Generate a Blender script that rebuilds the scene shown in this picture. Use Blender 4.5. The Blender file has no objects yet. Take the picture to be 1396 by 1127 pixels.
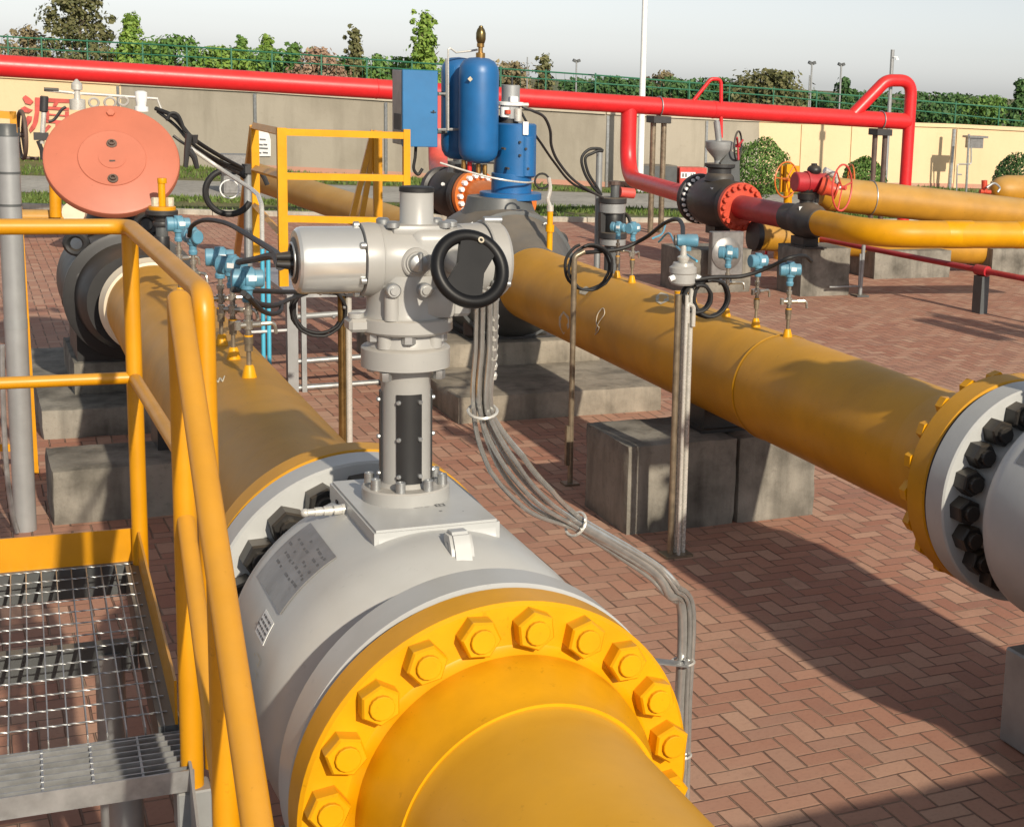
import bpy, bmesh, math, random
from mathutils import Vector, Matrix, Quaternion, noise
rad = math.radians
PI = math.pi
scene = bpy.context.scene
COL = scene.collection

# ------------------------------------------------------------------ camera
F, CX, CY, HC = 2062.5, 1066.7, 496.1, 2.4
YAW, PITCH, ROLL = .5037, .1825, -.0453
def cam_axes():
    cy, sy = math.cos(YAW), math.sin(YAW)
    fwd = Vector((sy*math.cos(PITCH), cy*math.cos(PITCH), -math.sin(PITCH)))
    right = Vector((cy, -sy, 0)); down = fwd.cross(right)
    c, s = math.cos(ROLL), math.sin(ROLL)
    return c*right + s*down, -s*right + c*down, fwd
RV, DV, FV = cam_axes()
CAMP = Vector((0, 0, HC))
def ray(x, y): return RV*((x-CX)/F) + DV*((y-CY)/F) + FV
def on(x, y, ax, v):
    d = ray(x, y); return CAMP + d*((v-CAMP[ax])/d[ax])
def X(x, y, v): return on(x, y, 0, v)
def Y(x, y, v): return on(x, y, 1, v)
def Z(x, y, v=0.): return on(x, y, 2, v)
def D(x, y, v): return CAMP + ray(x, y)*v
cam = bpy.data.objects.new('camera', bpy.data.cameras.new('camera'))
COL.objects.link(cam)
M = Matrix((RV, -DV, -FV)).transposed().to_4x4(); M.translation = CAMP
cam.matrix_world = M
cam.data.sensor_width = 36; cam.data.lens = F/1396*36
cam.data.shift_x = (698-CX)/1396; cam.data.shift_y = (CY-563.5)/1396
cam.data.clip_start = .05; cam.data.clip_end = 2000
scene.camera = cam

# ------------------------------------------------------------------ materials
class NT:
    def __init__(s, name):
        s.m = bpy.data.materials.new(name); s.m.use_nodes = True
        s.t = s.m.node_tree; s.b = s.t.nodes['Principled BSDF']
    def n(s, typ, **kw):
        nd = s.t.nodes.new(typ)
        for k, v in kw.items():
            if k[0] == '_': setattr(nd, k[1:], v)
            else: s.set(nd.inputs[k.replace('__', ' ')], v)
        return nd
    def set(s, sock, v):
        if isinstance(v, bpy.types.NodeSocket): s.t.links.new(v, sock)
        else: sock.default_value = v
    def math(s, op, a, b=0., c=0., clamp=False):
        nd = s.t.nodes.new('ShaderNodeMath'); nd.operation = op; nd.use_clamp = clamp
        for i, v in enumerate((a, b, c)): s.set(nd.inputs[i], v)
        return nd.outputs[0]
    def mix(s, f, a, b, blend='MIX'):
        nd = s.t.nodes.new('ShaderNodeMix'); nd.data_type = 'RGBA'; nd.blend_type = blend
        s.set(nd.inputs[0], f); s.set(nd.inputs[6], a); s.set(nd.inputs[7], b)
        return nd.outputs[2]
    def noise(s, scale, detail=4, rough=.55, vec=None):
        nd = s.n('ShaderNodeTexNoise', Scale=scale, Detail=detail, Roughness=rough)
        if vec is not None: s.set(nd.inputs['Vector'], vec)
        return nd.outputs[0]
    def ramp(s, v, lo, hi):
        nd = s.n('ShaderNodeMapRange', **{'From__Min': lo, 'From__Max': hi}); nd.clamp = True
        s.set(nd.inputs[0], v); return nd.outputs[0]
    def pos(s): return s.n('ShaderNodeNewGeometry').outputs['Position']
    def bump(s, h, strength=.3, dist=.01):
        nd = s.n('ShaderNodeBump', Strength=strength, Distance=dist); s.set(nd.inputs['Height'], h)
        s.set(s.b.inputs['Normal'], nd.outputs[0])
def c4(c): return (c[0], c[1], c[2], 1)
MAT = {}
def paint(name, col, rough=.4, dust=0., spots=0., metal=0., var=.1, bump=0., scale=6., dustcol=(.40, .30, .185), spotcol=None, spec=.5):
    t = NT(name); g = t.n('ShaderNodeNewGeometry'); p = g.outputs['Position']
    base = c4(col)
    n1 = t.noise(scale, 5, .6, p)
    c = t.mix(t.ramp(n1, .35, .7), base, c4([x*(1-var*1.6) for x in col]))
    r = t.math('ADD', rough-.08, t.math('MULTIPLY', t.noise(scale*2.3, 4, .6, p), .16))
    if dust:
        sep = t.n('ShaderNodeSeparateXYZ'); t.set(sep.inputs[0], g.outputs['Normal'])
        up = t.ramp(sep.outputs[2], .25, .95)
        n2 = t.ramp(t.noise(3.2, 6, .65, p), .3, .68)
        f = t.math('MULTIPLY', t.math('MULTIPLY', up, t.math('ADD', .45, t.math('MULTIPLY', n2, .55))), dust)
        c = t.mix(f, c, c4(dustcol)); r = t.math('ADD', r, t.math('MULTIPLY', f, .35), clamp=True)
    if spots:
        sc = spotcol or [x*.35 for x in col]
        f = t.math('MULTIPLY', t.ramp(t.noise(38., 3, .7, p), .66, .72), spots)
        c = t.mix(f, c, c4(sc))
    t.set(t.b.inputs['Base Color'], c); t.set(t.b.inputs['Roughness'], r)
    t.b.inputs['Metallic'].default_value = metal
    t.b.inputs['Specular IOR Level'].default_value = spec
    if bump: t.bump(t.noise(60., 3, .6, p), bump, .004)
    MAT[name] = t.m
    return t.m
paint('yellow', (.61, .268, .002), .36, dust=.22, spots=.25)
paint('yellow_clean', (.68, .318, .001), .42, dust=.03, spots=.25, spec=.3)
paint('yellow_near', (.65, .315, .001), .40, dust=.13, spots=.2, var=.10, scale=3., dustcol=(.62, .42, .16), spec=.4)
paint('yellow_dull', (.46, .225, .016), .5, dust=.75, spots=.4, var=.2, scale=2., dustcol=(.46, .31, .14))  # darker, less saturated yellow for the far pipes
paint('yellow_pipe', (.64, .295, .001), .44, spec=.3, dust=.36, spots=.4, var=.18, scale=2.2, dustcol=(.56, .35, .11))
paint('yellow_rail', (.61, .268, .003), .40, dust=.40, spots=.2, dustcol=(.40, .255, .10))
paint('valve_grey', (.43, .44, .435), .34, dust=.12, spots=.15, var=.06)
paint('actuator_grey', (.35, .348, .335), .36, dust=.25, spots=.1, var=.06)
paint('dark_grey', (.085, .092, .095), .45, dust=.35, var=.15)
paint('black', (.016, .016, .017), .45, dust=.15, var=.2)
paint('charcoal', (.030, .030, .032), .5, dust=.35, var=.2)
paint('nut_black', (.022, .020, .018), .40, dust=.12, spots=.3, var=.2, spotcol=(.11, .075, .05))
paint('rubber', (.012, .012, .013), .62, var=.2)
paint('salmon', (.50, .155, .092), .5, spots=.2, var=.10, scale=2.2)
paint('red', (.64, .018, .022), .38, dust=.12, var=.10)
paint('dark_red', (.42, .020, .030), .42, dust=.3, var=.15, dustcol=(.38, .18, .14))
paint('faded_red', (.62, .075, .06), .5, dust=.2, var=.2)
paint('orange_red', (.58, .068, .03), .45, dust=.1, var=.15)
paint('orange', (.62, .15, .02), .45, dust=.25, var=.15)
paint('blue', (.009, .115, .32), .40, dust=.12, var=.12, spots=.15)
paint('cabinet_blue', (.014, .145, .35), .42, dust=.1, var=.08)
paint('light_blue', (.095, .26, .37), .42, dust=.2, var=.12)
paint('pipe_blue', (.08, .42, .60), .42, dust=.1)
paint('galvanized', (.46, .47, .47), .42, metal=.75, var=.22, scale=18.)
paint('steel_grey', (.33, .345, .35), .45, metal=.35, dust=.2, var=.15)
paint('steel_light', (.33, .34, .345), .38, metal=.3, dust=.1, var=.1)
paint('stainless', (.60, .585, .54), .27, metal=.30, spec=.9, var=.10, scale=20.)
paint('brown_steel', (.29, .235, .165), .38, metal=.5, var=.35, scale=12.)
paint('brown_rust', (.115, .075, .060), .6, dust=.2, var=.3)
paint('brass', (.45, .27, .09), .35, metal=.85, var=.25, scale=20.)
paint('gold', (.20, .15, .06), .3, metal=.8, var=.3, scale=20.)
paint('white_paint', (.78, .79, .78), .45, var=.05)
paint('cream_paint', (.70, .62, .47), .5, var=.08)
paint('flex_steel', (.56, .55, .525), .17, metal=.66, spec=.8, var=.12, scale=30.)
paint('fitting_steel', (.40, .375, .325), .26, metal=.7, spec=.7, var=.15, scale=30.)
paint('plate_grey', (.26, .255, .25), .38, metal=.5, var=.18, scale=14.)
paint('bronze', (.36, .24, .09), .3, metal=.9, var=.3, scale=12.)
paint('motor_silver', (.62, .62, .60), .24, metal=.55, var=.04, scale=3.)
paint('handwheel_black', (.009, .009, .010), .42, var=.2, spec=.25)
paint('fence_green', (.03, .15, .085), .5, var=.1)
paint('bark', (.14, .10, .07), .85, var=.3, scale=14.)
paint('ink', (.03, .03, .03), .6, var=.1)
paint('ink_grey', (.14, .14, .145), .6, var=.1)
paint('sign_red', (.68, .12, .10), .75, var=.3, scale=4.)
paint('chalk', (.58, .52, .40), .9, var=.25, scale=30.)

def concrete(name, col, stain, stain_amt=.7, sc=3.):
    t = NT(name); p = t.pos()
    n1 = t.noise(sc, 8, .62, p); n2 = t.noise(sc*.45, 4, .5, p); n3 = t.noise(26., 6, .7, p)
    mp = t.n('ShaderNodeMapping'); t.set(mp.inputs[0], p); mp.inputs['Scale'].default_value = (7, 7, .9)
    n4 = t.noise(1., 4, .6, mp.outputs[0])
    c = t.mix(t.math('MULTIPLY', t.ramp(n1, .40, .66), stain_amt), c4(col), c4(stain))
    c = t.mix(t.math('MULTIPLY', t.ramp(n2, .5, .68), .5), c, c4([x*1.35 for x in col]))
    c = t.mix(t.math('MULTIPLY', t.ramp(n4, .48, .70), .45), c, c4([x*.45 for x in stain]))
    c = t.mix(t.math('MULTIPLY', t.ramp(n3, .55, .70), .5), c, c4([x*.5 for x in col]))
    t.set(t.b.inputs['Base Color'], c); t.b.inputs['Roughness'].default_value = .88
    t.b.inputs['Specular IOR Level'].default_value = .25
    t.bump(t.math('ADD', n3, t.math('MULTIPLY', n1, 1.5)), .45, .012)
    MAT[name] = t.m
concrete('concrete', (.245, .228, .195), (.070, .064, .054), .85)
concrete('pale_concrete', (.29, .255, .205), (.105, .092, .072), .75)
concrete('kerb_concrete', (.42, .39, .33), (.25, .22, .18), .5)
concrete('road_concrete', (.36, .345, .31), (.26, .245, .22), .6, 1.)

def plaster(name, col, dark, sc=.6, streak=.35):
    t = NT(name); p = t.pos()
    n1 = t.noise(sc, 7, .6, p); n3 = t.noise(9., 5, .65, p)
    mp = t.n('ShaderNodeMapping'); t.set(mp.inputs[0], p); mp.inputs['Scale'].default_value = (2.2, 2.2, .35)
    n4 = t.noise(1., 5, .6, mp.outputs[0])
    c = t.mix(t.math('MULTIPLY', t.ramp(n1, .42, .68), .6), c4(col), c4(dark))
    c = t.mix(t.math('MULTIPLY', t.ramp(n4, .5, .75), streak), c, c4([x*.8 for x in dark]))
    c = t.mix(t.math('MULTIPLY', t.ramp(n3, .6, .75), .2), c, c4([x*.7 for x in dark]))
    t.set(t.b.inputs['Base Color'], c); t.b.inputs['Roughness'].default_value = .9
    t.b.inputs['Specular IOR Level'].default_value = .2
    t.bump(n3, .2, .02); MAT[name] = t.m
plaster('wall_grey', (.36, .325, .265), (.25, .222, .175), .6, .5)
plaster('wall_cream', (.70, .53, .33), (.63, .475, .29), .5, .2)
plaster('wall_base', (.50, .26, .19), (.42, .30, .22), 1.5)
plaster('coping_plaster', (.52, .46, .36), (.40, .35, .28), 1.5)

def paving():
    t = NT('brick_paving'); p = t.pos(); w = .0895
    sep = t.n('ShaderNodeSeparateXYZ'); t.set(sep.inputs[0], p)
    # slight irregularity of the laying
    nz = t.n('ShaderNodeTexNoise', Scale=2.5, Detail=2.); t.set(nz.inputs['Vector'], p)
    sc = t.n('ShaderNodeSeparateColor'); t.set(sc.inputs[0], nz.outputs['Color'])
    u = t.math('DIVIDE', t.math('ADD', sep.outputs[0], t.math('MULTIPLY', sc.outputs[0], .022)), w)
    v = t.math('DIVIDE', t.math('ADD', sep.outputs[1], t.math('MULTIPLY', sc.outputs[1], .022)), w)
    i = t.math('FLOOR', u); j = t.math('FLOOR', v)
    k = t.math('FLOORED_MODULO', t.math('SUBTRACT', i, j), 4.)
    fx = t.math('FRACT', u); fy = t.math('FRACT', v)
    eq = lambda n: t.math('COMPARE', k, float(n), .5)
    k0, k1, k2, k3 = eq(0), eq(1), eq(2), eq(3)
    dl = t.math('ADD', fx, t.math('MULTIPLY', k1, 9.)); dr = t.math('ADD', t.math('SUBTRACT', 1., fx), t.math('MULTIPLY', k0, 9.))
    db = t.math('ADD', fy, t.math('MULTIPLY', k2, 9.)); dt = t.math('ADD', t.math('SUBTRACT', 1., fy), t.math('MULTIPLY', k3, 9.))
    d = t.math('MINIMUM', t.math('MINIMUM', dl, dr), t.math('MINIMUM', db, dt))
    joint = t.ramp(d, .018, .06)
    cmb = t.n('ShaderNodeCombineXYZ'); t.set(cmb.inputs[0], t.math('SUBTRACT', i, k1)); t.set(cmb.inputs[1], t.math('SUBTRACT', j, k2))
    wn = t.n('ShaderNodeTexWhiteNoise'); wn.noise_dimensions = '2D'; t.set(wn.inputs['Vector'], cmb.outputs[0])
    val = wn.outputs['Value']; sw = t.n('ShaderNodeSeparateColor'); t.set(sw.inputs[0], wn.outputs['Color'])
    c = t.mix(val, c4((.35, .160, .108)), c4((.455, .240, .165)))
    c = t.mix(t.math('MULTIPLY', t.ramp(sw.outputs[0], .62, 1.), .55), c, c4((.48, .315, .225)))
    c = t.mix(t.math('MULTIPLY', t.ramp(sw.outputs[1], .72, 1.), .5), c, c4((.26, .135, .105)))
    big = t.noise(.55, 5, .6, p); med = t.noise(3.5, 6, .65, p); fine = t.noise(55., 5, .7, p)
    c = t.mix(t.math('MULTIPLY', t.ramp(big, .42, .68), .42), c, c4((.47, .325, .235)))
    c = t.mix(t.math('MULTIPLY', t.ramp(med, .55, .72), .40), c, c4((.24, .135, .10)))
    c = t.mix(t.math('MULTIPLY', t.ramp(fine, .5, .75), .28), c, c4((.16, .08, .06)))
    jc = t.mix(t.ramp(med, .4, .6), c4((.215, .125, .09)), c4((.37, .25, .175)))
    c = t.mix(joint, jc, c)
    t.set(t.b.inputs['Base Color'], c); t.b.inputs['Roughness'].default_value = .82
    t.b.inputs['Specular IOR Level'].default_value = .3
    h = t.math('ADD', t.math('MULTIPLY', joint, 1.), t.math('ADD', t.math('MULTIPLY', fine, .22), t.math('MULTIPLY', sw.outputs[2], .5)))
    t.bump(h, 1., .008); MAT['brick_paving'] = t.m
paving()
def soil(name, a, b, sc=2.):
    t = NT(name); p = t.pos()
    c = t.mix(t.ramp(t.noise(sc, 7, .65, p), .35, .65), c4(a), c4(b))
    c = t.mix(t.math('MULTIPLY', t.ramp(t.noise(14., 5, .7, p), .5, .7), .5), c, c4([x*.5 for x in a]))
    t.set(t.b.inputs['Base Color'], c); t.b.inputs['Roughness'].default_value = .95
    t.bump(t.noise(30., 5, .7, p), .6, .04); MAT[name] = t.m
soil('earth', (.10, .105, .045), (.17, .16, .075))
soil('turf', (.075, .105, .022), (.20, .17, .07), .9)
def leaf(name, a, b):
    t = NT(name)
    r = t.n('ShaderNodeNewGeometry').outputs['Random Per Island']
    c = t.mix(r, c4(a), c4(b))
    t.set(t.b.inputs['Base Color'], c); t.b.inputs['Roughness'].default_value = .6
    t.b.inputs['Specular IOR Level'].default_value = .3
    MAT[name] = t.m
leaf('leaf_green', (.05, .12, .024), (.14, .235, .05))
leaf('leaf_bright', (.10, .19, .026), (.21, .30, .055))
leaf('leaf_dark', (.032, .085, .026), (.078, .145, .042))
leaf('leaf_olive', (.075, .085, .03), (.16, .15, .065))
leaf('leaf_brown', (.14, .115, .06), (.25, .20, .11))
leaf('leaf_pink', (.24, .15, .10), (.33, .22, .15))
leaf('grass_blade', (.06, .12, .02), (.15, .19, .05))

# ------------------------------------------------------------------ mesh builder
def frame(ax, up=None):
    z = Vector(ax).normalized()
    u = Vector(up) if up is not None else (Vector((0, 0, 1)) if abs(z.z) < .9 else Vector((0, 1, 0)))
    x = u.cross(z)
    if x.length < 1e-6: x = Vector((1, 0, 0)).cross(z)
    x.normalize(); y = z.cross(x)
    return x, y, z
class MB:
    def __init__(s): s.bm = bmesh.new()
    def faces(s, vs, fs):
        bv = [s.bm.verts.new(v) for v in vs]
        for f in fs:
            try: s.bm.faces.new([bv[i] for i in f])
            except ValueError: pass
        return bv
    def merge(s, bm2, mat=None):
        if mat is not None: bm2.transform(mat)
        mp = {v: s.bm.verts.new(v.co) for v in bm2.verts}
        for f in bm2.faces:
            s.bm.faces.new([mp[v] for v in f.verts])
        bm2.free()
    def box(s, c, size, rot=None, bev=0., seg=1):
        b = bmesh.new(); bmesh.ops.create_cube(b, size=1.)
        bmesh.ops.scale(b, vec=size, verts=b.verts)
        if bev: bmesh.ops.bevel(b, geom=list(b.edges), offset=bev, segments=seg, profile=.5, affect='EDGES')
        m = Matrix.Translation(Vector(c))
        if rot is not None: m = m @ rot.to_4x4()
        s.merge(b, m); return s
    def rough_box(s, a, b, bev=.02, amp=.005, seed=0, cell=.05):
        lo = Vector([min(a[k], b[k]) for k in range(3)]); hi = Vector([max(a[k], b[k]) for k in range(3)]); sz = hi-lo
        N = [max(2, min(40, int(sz[k]/cell))) for k in range(3)]; so = Vector((seed*3.1, seed*1.7, seed*.9)); idx = {}; vs = []; fs = []
        def vid(key):
            if key in idx: return idx[key]
            f = [key[k]/N[k] for k in range(3)]
            # pack rows close to the edges
            f = [.5-.5*math.copysign(abs(1-2*q)**.8, 1-2*q) if 0 < q < 1 else q for q in f]
            p = Vector([lo[k]+sz[k]*f[k] for k in range(3)]); out = Vector((0, 0, 0)); m = 0
            for k in range(3):
                if key[k] == 0: out[k] -= 1; m += 1
                elif key[k] == N[k]: out[k] += 1; m += 1
            n = noise.noise(p*6+so)*amp+noise.noise(p*21+so)*amp*.5
            if m >= 2:
                n -= bev*.55+max(0., noise.noise(p*6+so*2))*bev*1.2+max(0., noise.noise(p*19+so)-.2)*bev*1.1
            vs.append(p+out.normalized()*n); idx[key] = len(vs)-1
            return idx[key]
        for k in range(3):
            u, v = (k+1) % 3, (k+2) % 3
            for side in (0, N[k]):
                for i in range(N[u]):
                    for j in range(N[v]):
                        q = []
                        for di, dj in ((0, 0), (1, 0), (1, 1), (0, 1)):
                            key = [0, 0, 0]; key[k] = side; key[u] = i+di; key[v] = j+dj; q.append(vid(tuple(key)))
                        fs.append(tuple(q))
        s.faces(vs, fs); return s
    def box2(s, a, b, bev=0.):
        a, b = Vector(a), Vector(b)
        return s.box((a+b)/2, [abs(q) for q in (b-a)], bev=bev)
    def beam(s, a, b, w, h, up=None, bev=0.):
        a, b = Vector(a), Vector(b); x, y, z = frame(b-a, up)
        m = Matrix((x, y, z)).transposed()
        return s.box((a+b)/2, (w, h, (b-a).length), rot=m, bev=bev)
    def lathe(s, o, ax, prof, n=32, closed=True, up=None):
        """prof: [(t, r)...] along ax from o"""
        o = Vector(o); x, y, z = frame(ax, up)
        vs = []; idx = []
        for t, r in prof:
            if r < 1e-6: idx.append([len(vs)]); vs.append(o+z*t)
            else:
                idx.append(list(range(len(vs), len(vs)+n)))
                for k in range(n):
                    a = 2*PI*k/n; vs.append(o+z*t+(x*math.cos(a)+y*math.sin(a))*r)
        fs = []
        for A, B in zip(idx, idx[1:]):
            for k in range(n):
                k2 = (k+1) % n
                if len(A) == 1 and len(B) == 1: continue
                if len(A) == 1: fs.append((A[0], B[k2], B[k]))
                elif len(B) == 1: fs.append((A[k], A[k2], B[0]))
                else: fs.append((A[k], A[k2], B[k2], B[k]))
        if closed:
            if len(idx[0]) > 1: fs.append(tuple(reversed(idx[0])))
            if len(idx[-1]) > 1: fs.append(tuple(idx[-1]))
        s.faces(vs, fs); return s
    def cyl(s, a, b, r, r2=None, n=20, bev=0.):
        a, b = Vector(a), Vector(b); L = (b-a).length; r2 = r if r2 is None else r2
        pr = [(0, r), (L, r2)] if not bev else [(0, r-bev), (bev, r), (L-bev, r2), (L, r2-bev)]
        return s.lathe(a, b-a, pr, n)
    def tube(s, pts, r, n=12, closed=False, caps=True, r2=None):
        pts = [Vector(p) for p in pts]; m = len(pts)
        T = []
        for i in range(m):
            if closed: t = pts[(i+1) % m]-pts[i-1]
            elif i == 0: t = pts[1]-pts[0]
            elif i == m-1: t = pts[-1]-pts[-2]
            else: t = (pts[i+1]-pts[i]).normalized()+(pts[i]-pts[i-1]).normalized()
            T.append(t.normalized())
        x, y, z = frame(T[0]); vs = []; q = x
        for i in range(m):
            q = q-T[i]*q.dot(T[i]); q.normalize(); w = T[i].cross(q)
            rr = r if r2 is None else r+(r2-r)*i/(m-1)
            for k in range(n):
                a = 2*PI*k/n; vs.append(pts[i]+(q*math.cos(a)+w*math.sin(a))*rr)
        fs = []
        for i in range(m if closed else m-1):
            i2 = (i+1) % m
            for k in range(n):
                k2 = (k+1) % n
                fs.append((i*n+k, i*n+k2, i2*n+k2, i2*n+k))
        if caps and not closed:
            fs.append(tuple(reversed(range(n)))); fs.append(tuple(range((m-1)*n, m*n)))
        s.faces(vs, fs); return s
    def torus(s, c, ax, R, r, n=40, k=10, sx=1., a0=0., a1=2*PI):
        x, y, z = frame(ax); c = Vector(c); full = abs(a1-a0-2*PI) < 1e-4
        m = n if full else n+1
        pts = [c+(x*math.cos(a0+(a1-a0)*i/n)*sx+y*math.sin(a0+(a1-a0)*i/n))*R for i in range(m)]
        return s.tube(pts, r, k, closed=full)
    def hexnut(s, o, ax, af, h, rot=0., n=6):
        """hexagonal nut standing on o along ax, with chamfered outer edge"""
        o = Vector(o); x, y, z = frame(ax); R = af/math.sqrt(3)
        vs = []
        for t, q in ((0, 1.), (h*.88, 1.), (h, .90)):
            for k in range(n):
                a = rot+2*PI*k/n; vs.append(o+z*t+(x*math.cos(a)+y*math.sin(a))*R*q)
        fs = [tuple(reversed(range(n))), tuple(range(2*n, 3*n))]
        for l in range(2):
            for k in range(n):
                k2 = (k+1) % n; fs.append((l*n+k, l*n+k2, (l+1)*n+k2, (l+1)*n+k))
        s.faces(vs, fs); return s
    def sphere(s, c, r, sc=(1, 1, 1), n=20):
        b = bmesh.new(); bmesh.ops.create_uvsphere(b, u_segments=n, v_segments=max(6, n//2), radius=r)
        bmesh.ops.scale(b, vec=sc, verts=b.verts); s.merge(b, Matrix.Translation(Vector(c))); return s
    def prism(s, poly, off):
        """poly: list of 3D points (planar), extruded by vector off"""
        n = len(poly); off = Vector(off); vs = [Vector(p) for p in poly]+[Vector(p)+off for p in poly]
        fs = [tuple(reversed(range(n))), tuple(range(n, 2*n))]+[(k, (k+1) % n, n+(k+1) % n, n+k) for k in range(n)]
        s.faces(vs, fs); return s
    def build(s, name, mat, parent=None, angle=32., origin=None, smooth=True):
        bm = s.bm
        bmesh.ops.recalc_face_normals(bm, faces=bm.faces)
        if smooth:
            for f in bm.faces: f.smooth = True
            ca = rad(angle)
            for e in bm.edges:
                if len(e.link_faces) != 2 or e.calc_face_angle(0.) > ca: e.smooth = False
        o = Vector((0, 0, 0))
        if parent is not None: o = world_of(parent)
        elif origin is not None: o = Vector(origin)
        if o.length: bmesh.ops.translate(bm, vec=-o, verts=bm.verts)
        me = bpy.data.meshes.new(name); bm.to_mesh(me); bm.free()
        me.materials.append(MAT[mat])
        ob = bpy.data.objects.new(name, me); COL.objects.link(ob)
        if parent is not None: ob.parent = parent
        elif origin is not None: ob.location = origin
        return ob
def world_of(o):
    v = Vector(o.location); p = o.parent
    while p is not None: v += Vector(p.location); p = p.parent
    return v
def tag(o, label, cat, group=None, kind=None):
    o['label'] = label; o['category'] = cat
    if group: o['group'] = group
    if kind: o['kind'] = kind
    return o
def thing(name, label, cat, loc=(0, 0, 0), group=None):
    o = bpy.data.objects.new(name, None); COL.objects.link(o); o.location = loc
    o.empty_display_size = .1
    return tag(o, label, cat, group)
def structure(o): o['kind'] = 'structure'; return o
KIDS = {}
def clone(o, loc=None, label=None, rotz=None, scale=None, parent=None, group=None):
    kids = list(o.children)
    c = o.copy(); COL.objects.link(c)
    if parent is not None: c.parent = parent
    if loc is not None: c.location = loc
    if rotz is not None: c.rotation_euler = (0, 0, rotz)
    if scale is not None: c.scale = (scale,)*3 if not isinstance(scale, tuple) else scale
    if label: c['label'] = label
    if group: c['group'] = group
    for k in kids: clone(k, parent=c)
    return c
def inst(src, parent, loc, rot=None, name=None):
    """another object sharing a part's mesh"""
    o = bpy.data.objects.new(name or src.name.split('.')[0], src.data); COL.objects.link(o)
    o.parent = parent; o.location = loc
    if rot is not None: o.rotation_euler = rot
    return o
def fillet(pts, r, k=6):
    pts = [Vector(p) for p in pts]; out = [pts[0]]
    for a, b, c in zip(pts, pts[1:], pts[2:]):
        u = (a-b); v = (c-b); lu, lv = u.length, v.length; u.normalize(); v.normalize()
        ang = u.angle(v); d = min(r/math.tan(ang/2) if ang < 3.1 else 0, lu*.48, lv*.48)
        p, q = b+u*d, b+v*d
        for i in range(k+1):
            t = i/k; out.append((1-t)**2*p+2*t*(1-t)*b+t*t*q)
    out.append(pts[-1]); return out
def spline(pts, k=8):
    P = [Vector(p) for p in pts]; P = [P[0]*2-P[1]]+P+[P[-1]*2-P[-2]]; out = []
    for i in range(1, len(P)-2):
        a, b, c, d = P[i-1:i+3]
        for j in range(k):
            t = j/k
            out.append(.5*((2*b)+(c-a)*t+(2*a-5*b+4*c-d)*t*t+(3*b-a-3*c+d)*t**3))
    out.append(P[-2]); return out
def simple(name, mb, mat, label, cat, origin, group=None):
    return tag(mb.build(name, mat, origin=origin), label, cat, group)
# ------------------------------------------------------------------ light and sky
SUN_EL = rad(26.); SUN_DX = -.09
sd = Vector((SUN_DX, 1., -math.tan(SUN_EL))).normalized()
sun = bpy.data.objects.new('sun', bpy.data.lights.new('sun', 'SUN')); COL.objects.link(sun)
sun.data.energy = 4.3; sun.data.angle = rad(.9); sun.data.color = (1., .89, .72)
sun.rotation_euler = sd.to_track_quat('-Z', 'Y').to_euler(); sun.location = (-2, -8, 12)
w = bpy.data.worlds.new('World'); scene.world = w; w.use_nodes = True
nt = w.node_tree; bg = nt.nodes['Background']
sky = nt.nodes.new('ShaderNodeTexSky'); sky.sky_type = 'NISHITA'; sky.sun_disc = False
sky.sun_elevation = SUN_EL; sky.sun_rotation = math.atan2(-sd.x, -sd.y)
sky.air_density = 1.; sky.dust_density = .6; sky.ozone_density = 1.; sky.altitude = 0
hs = nt.nodes.new('ShaderNodeHueSaturation'); hs.inputs['Saturation'].default_value = .25
nt.links.new(sky.outputs[0], hs.inputs['Color']); tint = nt.nodes.new('ShaderNodeMix'); tint.data_type = 'RGBA'; tint.blend_type = 'MULTIPLY'; tint.inputs[0].default_value = 1.; tint.inputs[7].default_value = (.97, 1., 1.05, 1)
nt.links.new(hs.outputs[0], tint.inputs[6]); nt.links.new(tint.outputs[2], bg.inputs[0])
bg.inputs[1].default_value = .095
scene.view_settings.view_transform = 'Standard'; scene.view_settings.look = 'None'
scene.view_settings.exposure = .26; scene.view_settings.gamma = 1.
scene.cycles.max_bounces = 6; scene.cycles.diffuse_bounces = 3; scene.cycles.glossy_bounces = 3

# ------------------------------------------------------------------ ground, road, grass
def sheet(name, pts, z, mat):
    mb = MB(); mb.faces([(p[0], p[1], z) for p in pts], [tuple(range(len(pts)))])
    return structure(mb.build(name, mat, smooth=False))
sheet('ground', [(-400, -120), (500, -120), (500, 700), (-400, 700)], -.012, 'earth')
BR = [(-14, 32.), (.88, 26.1), (3.51, 25.), (9.21, 23.7), (16., 23.2), (24, 22.6), (40, 21.)]
RN = [(-14, 34.5), (1.22, 29.1), (4.0, 28.2), (10.7, 26.35), (18., 25.6), (26, 25.2), (40, 24.)]
RF = [(-14, 38.), (1.4, 33.), (4.53, 32.), (12.3, 29.6), (18., 29.6), (26, 29.2), (40, 28.)]
WB = [(-14, 46.), (.8, 40.), (3.1, 37.8), (5.2, 36.), (12.6, 31.4), (17.2, 33.0), (22.7, 32.6), (26, 31.), (40, 26.)]
sheet('brick_paving', [(-14, -6), (40, -6)]+list(reversed(BR)), 0., 'brick_paving')
sheet('grass_verge', BR+list(reversed(RN)), -.006, 'turf')
sheet('road', RN+list(reversed(RF)), -.002, 'road_concrete')
sheet('wall_verge', RF+list(reversed(WB)), -.006, 'turf')
mb = MB()
for a, b in zip(BR, BR[1:]):
    mb.beam((a[0], a[1], .02), (b[0], b[1], .02), .14, .12, up=(0, 0, 1), bev=.01)
tag(mb.build('kerb', 'kerb_concrete'), 'pale concrete kerb between the brick paving and the grass verge', 'kerb')
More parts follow.
